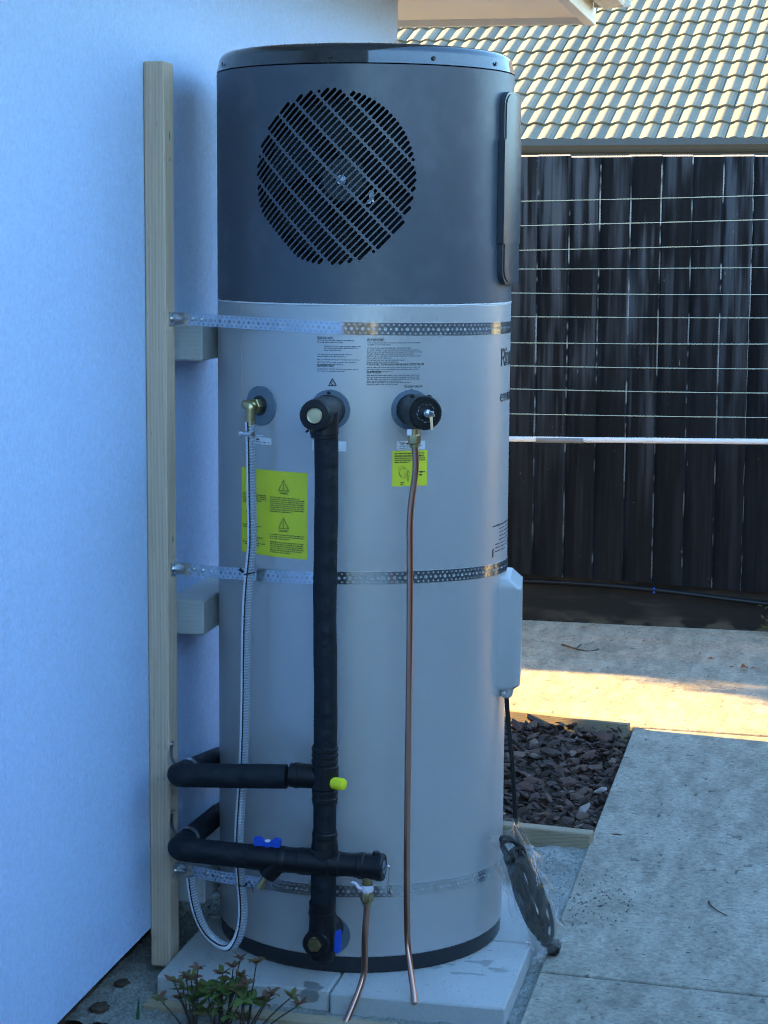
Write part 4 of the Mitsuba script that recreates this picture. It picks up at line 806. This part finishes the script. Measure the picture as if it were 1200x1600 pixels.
for (x, z, k) in ros:
    y = -0.52 + rng.uniform(-0.03, 0.03); root = V(-0.205 if x < -0.19 else (-0.15 if x < -0.1 else -0.11), -0.53, -0.085) + V(*rng.uniform(-0.008, 0.008, 2), 0)
    tip = V(x, y, z - 0.004); mid = (root * 0.5 + tip * 0.5) + V((x - root[0]) * -0.15, 0, -0.008)
    part('stem', sh, tube(spline([root, mid, tip], 10), np.linspace(0.0022, 0.0012, 10), 6), M['stem'], True)
    nl = rng.integers(6, 9)
    for q in range(nl):
        az = 2 * PI * q / nl + rng.uniform(-0.4, 0.4); elv = rng.uniform(5, 50) if k == 'b' else rng.uniform(-15, 45)
        L = rng.uniform(0.016, 0.025) if k == 'b' else rng.uniform(0.023, 0.033)
        m = rng.choice(['leafbrown', 'leafolive', 'leafgreen'], p=[0.58, 0.37, 0.05]) if k == 'b' else rng.choice(['leafgreen', 'leafolive'], p=[0.75, 0.25])
        part('leaf', sh, lv[m][rng.integers(3)], None, to_world=T().translate(tip.tolist()).rotate([0, 0, 1], math.degrees(az)).rotate([0, 1, 0], -elv).rotate([1, 0, 0], rng.uniform(-25, 25)).scale(float(L)))
sp = thing('seedling', 'single upright blue green blade of a seedling at the bottom left', 'plant')
for (dx, h, w, ln) in ((0, 0.095, 0.010, 0.004), (0.012, 0.05, 0.006, 0.02)):
    v, f = [], []
    for i in range(8):
        u = i / 7; ww = w * (1 - u ** 2) * (0.7 + 0.5 * u) + 0.0004; x, y, z = -0.3225 + dx + ln * u * u, -0.52 + 0.006 * u, -0.09 + h * u
        v += [(x - ww / 2, y - 0.002, z), (x, y, z), (x + ww / 2, y - 0.002, z)]
    for i in range(7):
        for k in (0, 1): q = i * 3 + k; f += [(q, q + 1, q + 4), (q, q + 4, q + 3)]
    part('blade', sp, tm(v, f), M['leafblue'], True)
wd_ = thing('weed', 'small green weed at the foot of the fence at the right edge', 'plant')
for q in range(34):
    c = V(0.775, 3.56, 0.02) + rng.normal(size=3) * [0.022, 0.02, 0.045]; c[2] = abs(c[2]) - 0.01
    part('leaf', wd_, lv['leafgreen'][rng.integers(3)], None, to_world=T().translate(c.tolist()).rotate([0, 0, 1], rng.uniform(0, 360)).rotate([0, 1, 0], rng.uniform(-50, 20)).scale(float(rng.uniform(0.018, 0.032))))
part('stem', wd_, cat(*[tube(np.array([(0.775, 3.56, -0.03), (0.775 + rng.uniform(-0.04, 0.04), 3.56 + rng.uniform(-0.02, 0.02), rng.uniform(0.03, 0.09))]), 0.0015, 5) for _ in range(6)]), M['stem'])
lg = 'dry fallen leaves on the concrete near the fence'
for (x, y, sz, lb) in ((0.690, 2.885, 0.045, 'largest curled orange brown dry leaf in the small heap at the right'), (0.722, 2.90, 0.035, 'curled orange brown dry leaf on the right of the small heap'), (0.660, 2.91, 0.026, 'small dry leaf left of the orange heap'), (0.775, 2.95, 0.040, 'brown dry leaf nearest the right edge of the picture'), (0.59, 3.02, 0.030, 'flat dull brown leaf behind the orange heap')):
    m = leaf_mesh(sz, sz * 0.5, rng.uniform(0.3, 0.7)); R = trimesh.transformations.euler_matrix(rng.uniform(-0.5, 0.5), 0, rng.uniform(0, 6.28)); m.apply_transform(R); m.apply_translation([x, y, GZ + 0.006 - min(0, m.vertices[:, 2].min())])
    single('fallen_leaf', lb, 'leaf', m, M['leafred'] if 'orange' in lb else M['leafbrown'], True, lg)
def twig(pts, r): return tube(spline(pts, 16), np.linspace(r, r * 0.5, 16), 6)
Z = GZ + 0.003
single('twig', 'forked thin twig on the shaded concrete near the fence', 'twig', cat(twig([(0.03, 3.19, Z), (0.08, 3.12, Z + 0.004), (0.13, 3.10, Z), (0.17, 3.14, Z + 0.002)], 0.004), twig([(0.09, 3.115, Z), (0.10, 3.15, Z + 0.01), (0.105, 3.18, Z + 0.006)], 0.003)), M['stem'])
single('twig', 'short dark twig lying on the near concrete path', 'twig', twig([(0.715, 0.40, Z), (0.735, 0.34, Z + 0.001), (0.76, 0.31, Z)], 0.002), M['stem'])
single('bark_fragment', 'brown bark fragment on the path beside the bark bed', 'bark', (lambda m: (m.apply_scale([0.014, 0.007, 0.006]), m.apply_translation([0.462, 0.87, GZ + 0.001]), m)[2])(chipb[2].copy()), M['bark0'], False)
sg = 'dark bits of debris on the path'
for (x, y, s, lb) in ((0.5766, 1.0664, 0.004, 'dark debris bit on the path, right of the bark bed'), (0.7346, 1.0167, 0.004, 'dark debris bit on the path near the right edge'), (0.545, 0.04, 0.005, 'flat black debris bit on the path, above the joint'), (0.66, 0.95, 0.004, 'dark debris crumb on the path beside the bark bed, nearer the right'), (0.575, 0.30, 0.004, 'tiny dark crumb on the path, level with the bag'), (0.51, 0.44, 0.005, 'tiny dark crumb on the path, beyond the sandy patch'), (0.74, 0.20, 0.005, 'small dark crumb at the right of the path, below the twig'), (0.69, 0.06, 0.0045, 'tiny dark crumb on the path, right of the flat black bit')):
    m = chipb[rng.integers(10)].copy(); m.apply_scale([s, s * 0.7, s * 0.5]); m.apply_translation([x, y, GZ + 0.002]); single('debris', lb, 'debris', m, M['stone'], False, sg)
def crumb():
    a = rng.normal(size=2); return (0.46 + a[0] * 0.045, 0.33 + a[1] * 0.075, GZ + 0.001)
part('crumbs', 'path', scatter(150, crumb, lambda: rng.uniform(0.0008, 0.0026)), M['stone'], False, kind='stuff')
for (x, y, s, lb) in ((-0.412, -0.355, 0.015, 'dark lump of dirt on the sand under the wall edge, nearer the post'), (-0.411, -0.486, 0.018, 'dark lump of dirt on the sand under the wall edge, at bottom left')):
    m = trimesh.creation.icosphere(2); v = np.array(m.vertices); m = tm(v * (0.45 + 1.1 * meshkit.fbm(v * 2.2 + x * 9, 4, 2))[:, None] * [s, s * 1.3, s * 0.45] + [x, y, -0.038], m.faces)
    single('dirt_clod', lb, 'clod', m, M['soil'], False)
# a tree by the lane, off to the left, dapples the far end of the sunlit strip
tr = thing('tree', 'leafy tree standing beyond the house, left of the view', 'tree')
part('trunk', tr, tube(spline([(-4.9, 3.86, -0.1), (-4.85, 3.86, 0.7), (-4.8, 3.84, 1.5)], 12), np.linspace(0.05, 0.03, 12), 10), M['stem'], True)
v, f = [], []
lm = leaf_mesh(0.085, 0.05, 0.3, 3)
for q in range(1500):
    while True:
        c = rng.uniform(-1, 1, 3)
        if c @ c < 1: break
    c = V(-4.8, 3.66, 2.06) + c * [0.55, 0.42, 0.50]
    R = trimesh.transformations.random_rotation_matrix(rng.random(3))[:3, :3]; k = len(v); v += list(np.array(lm.vertices) @ R.T + c); f += [(a + k, b + k, d2 + k) for a, b, d2 in lm.faces]
part('crown', tr, tm(v, f), M['leaftree'], False)
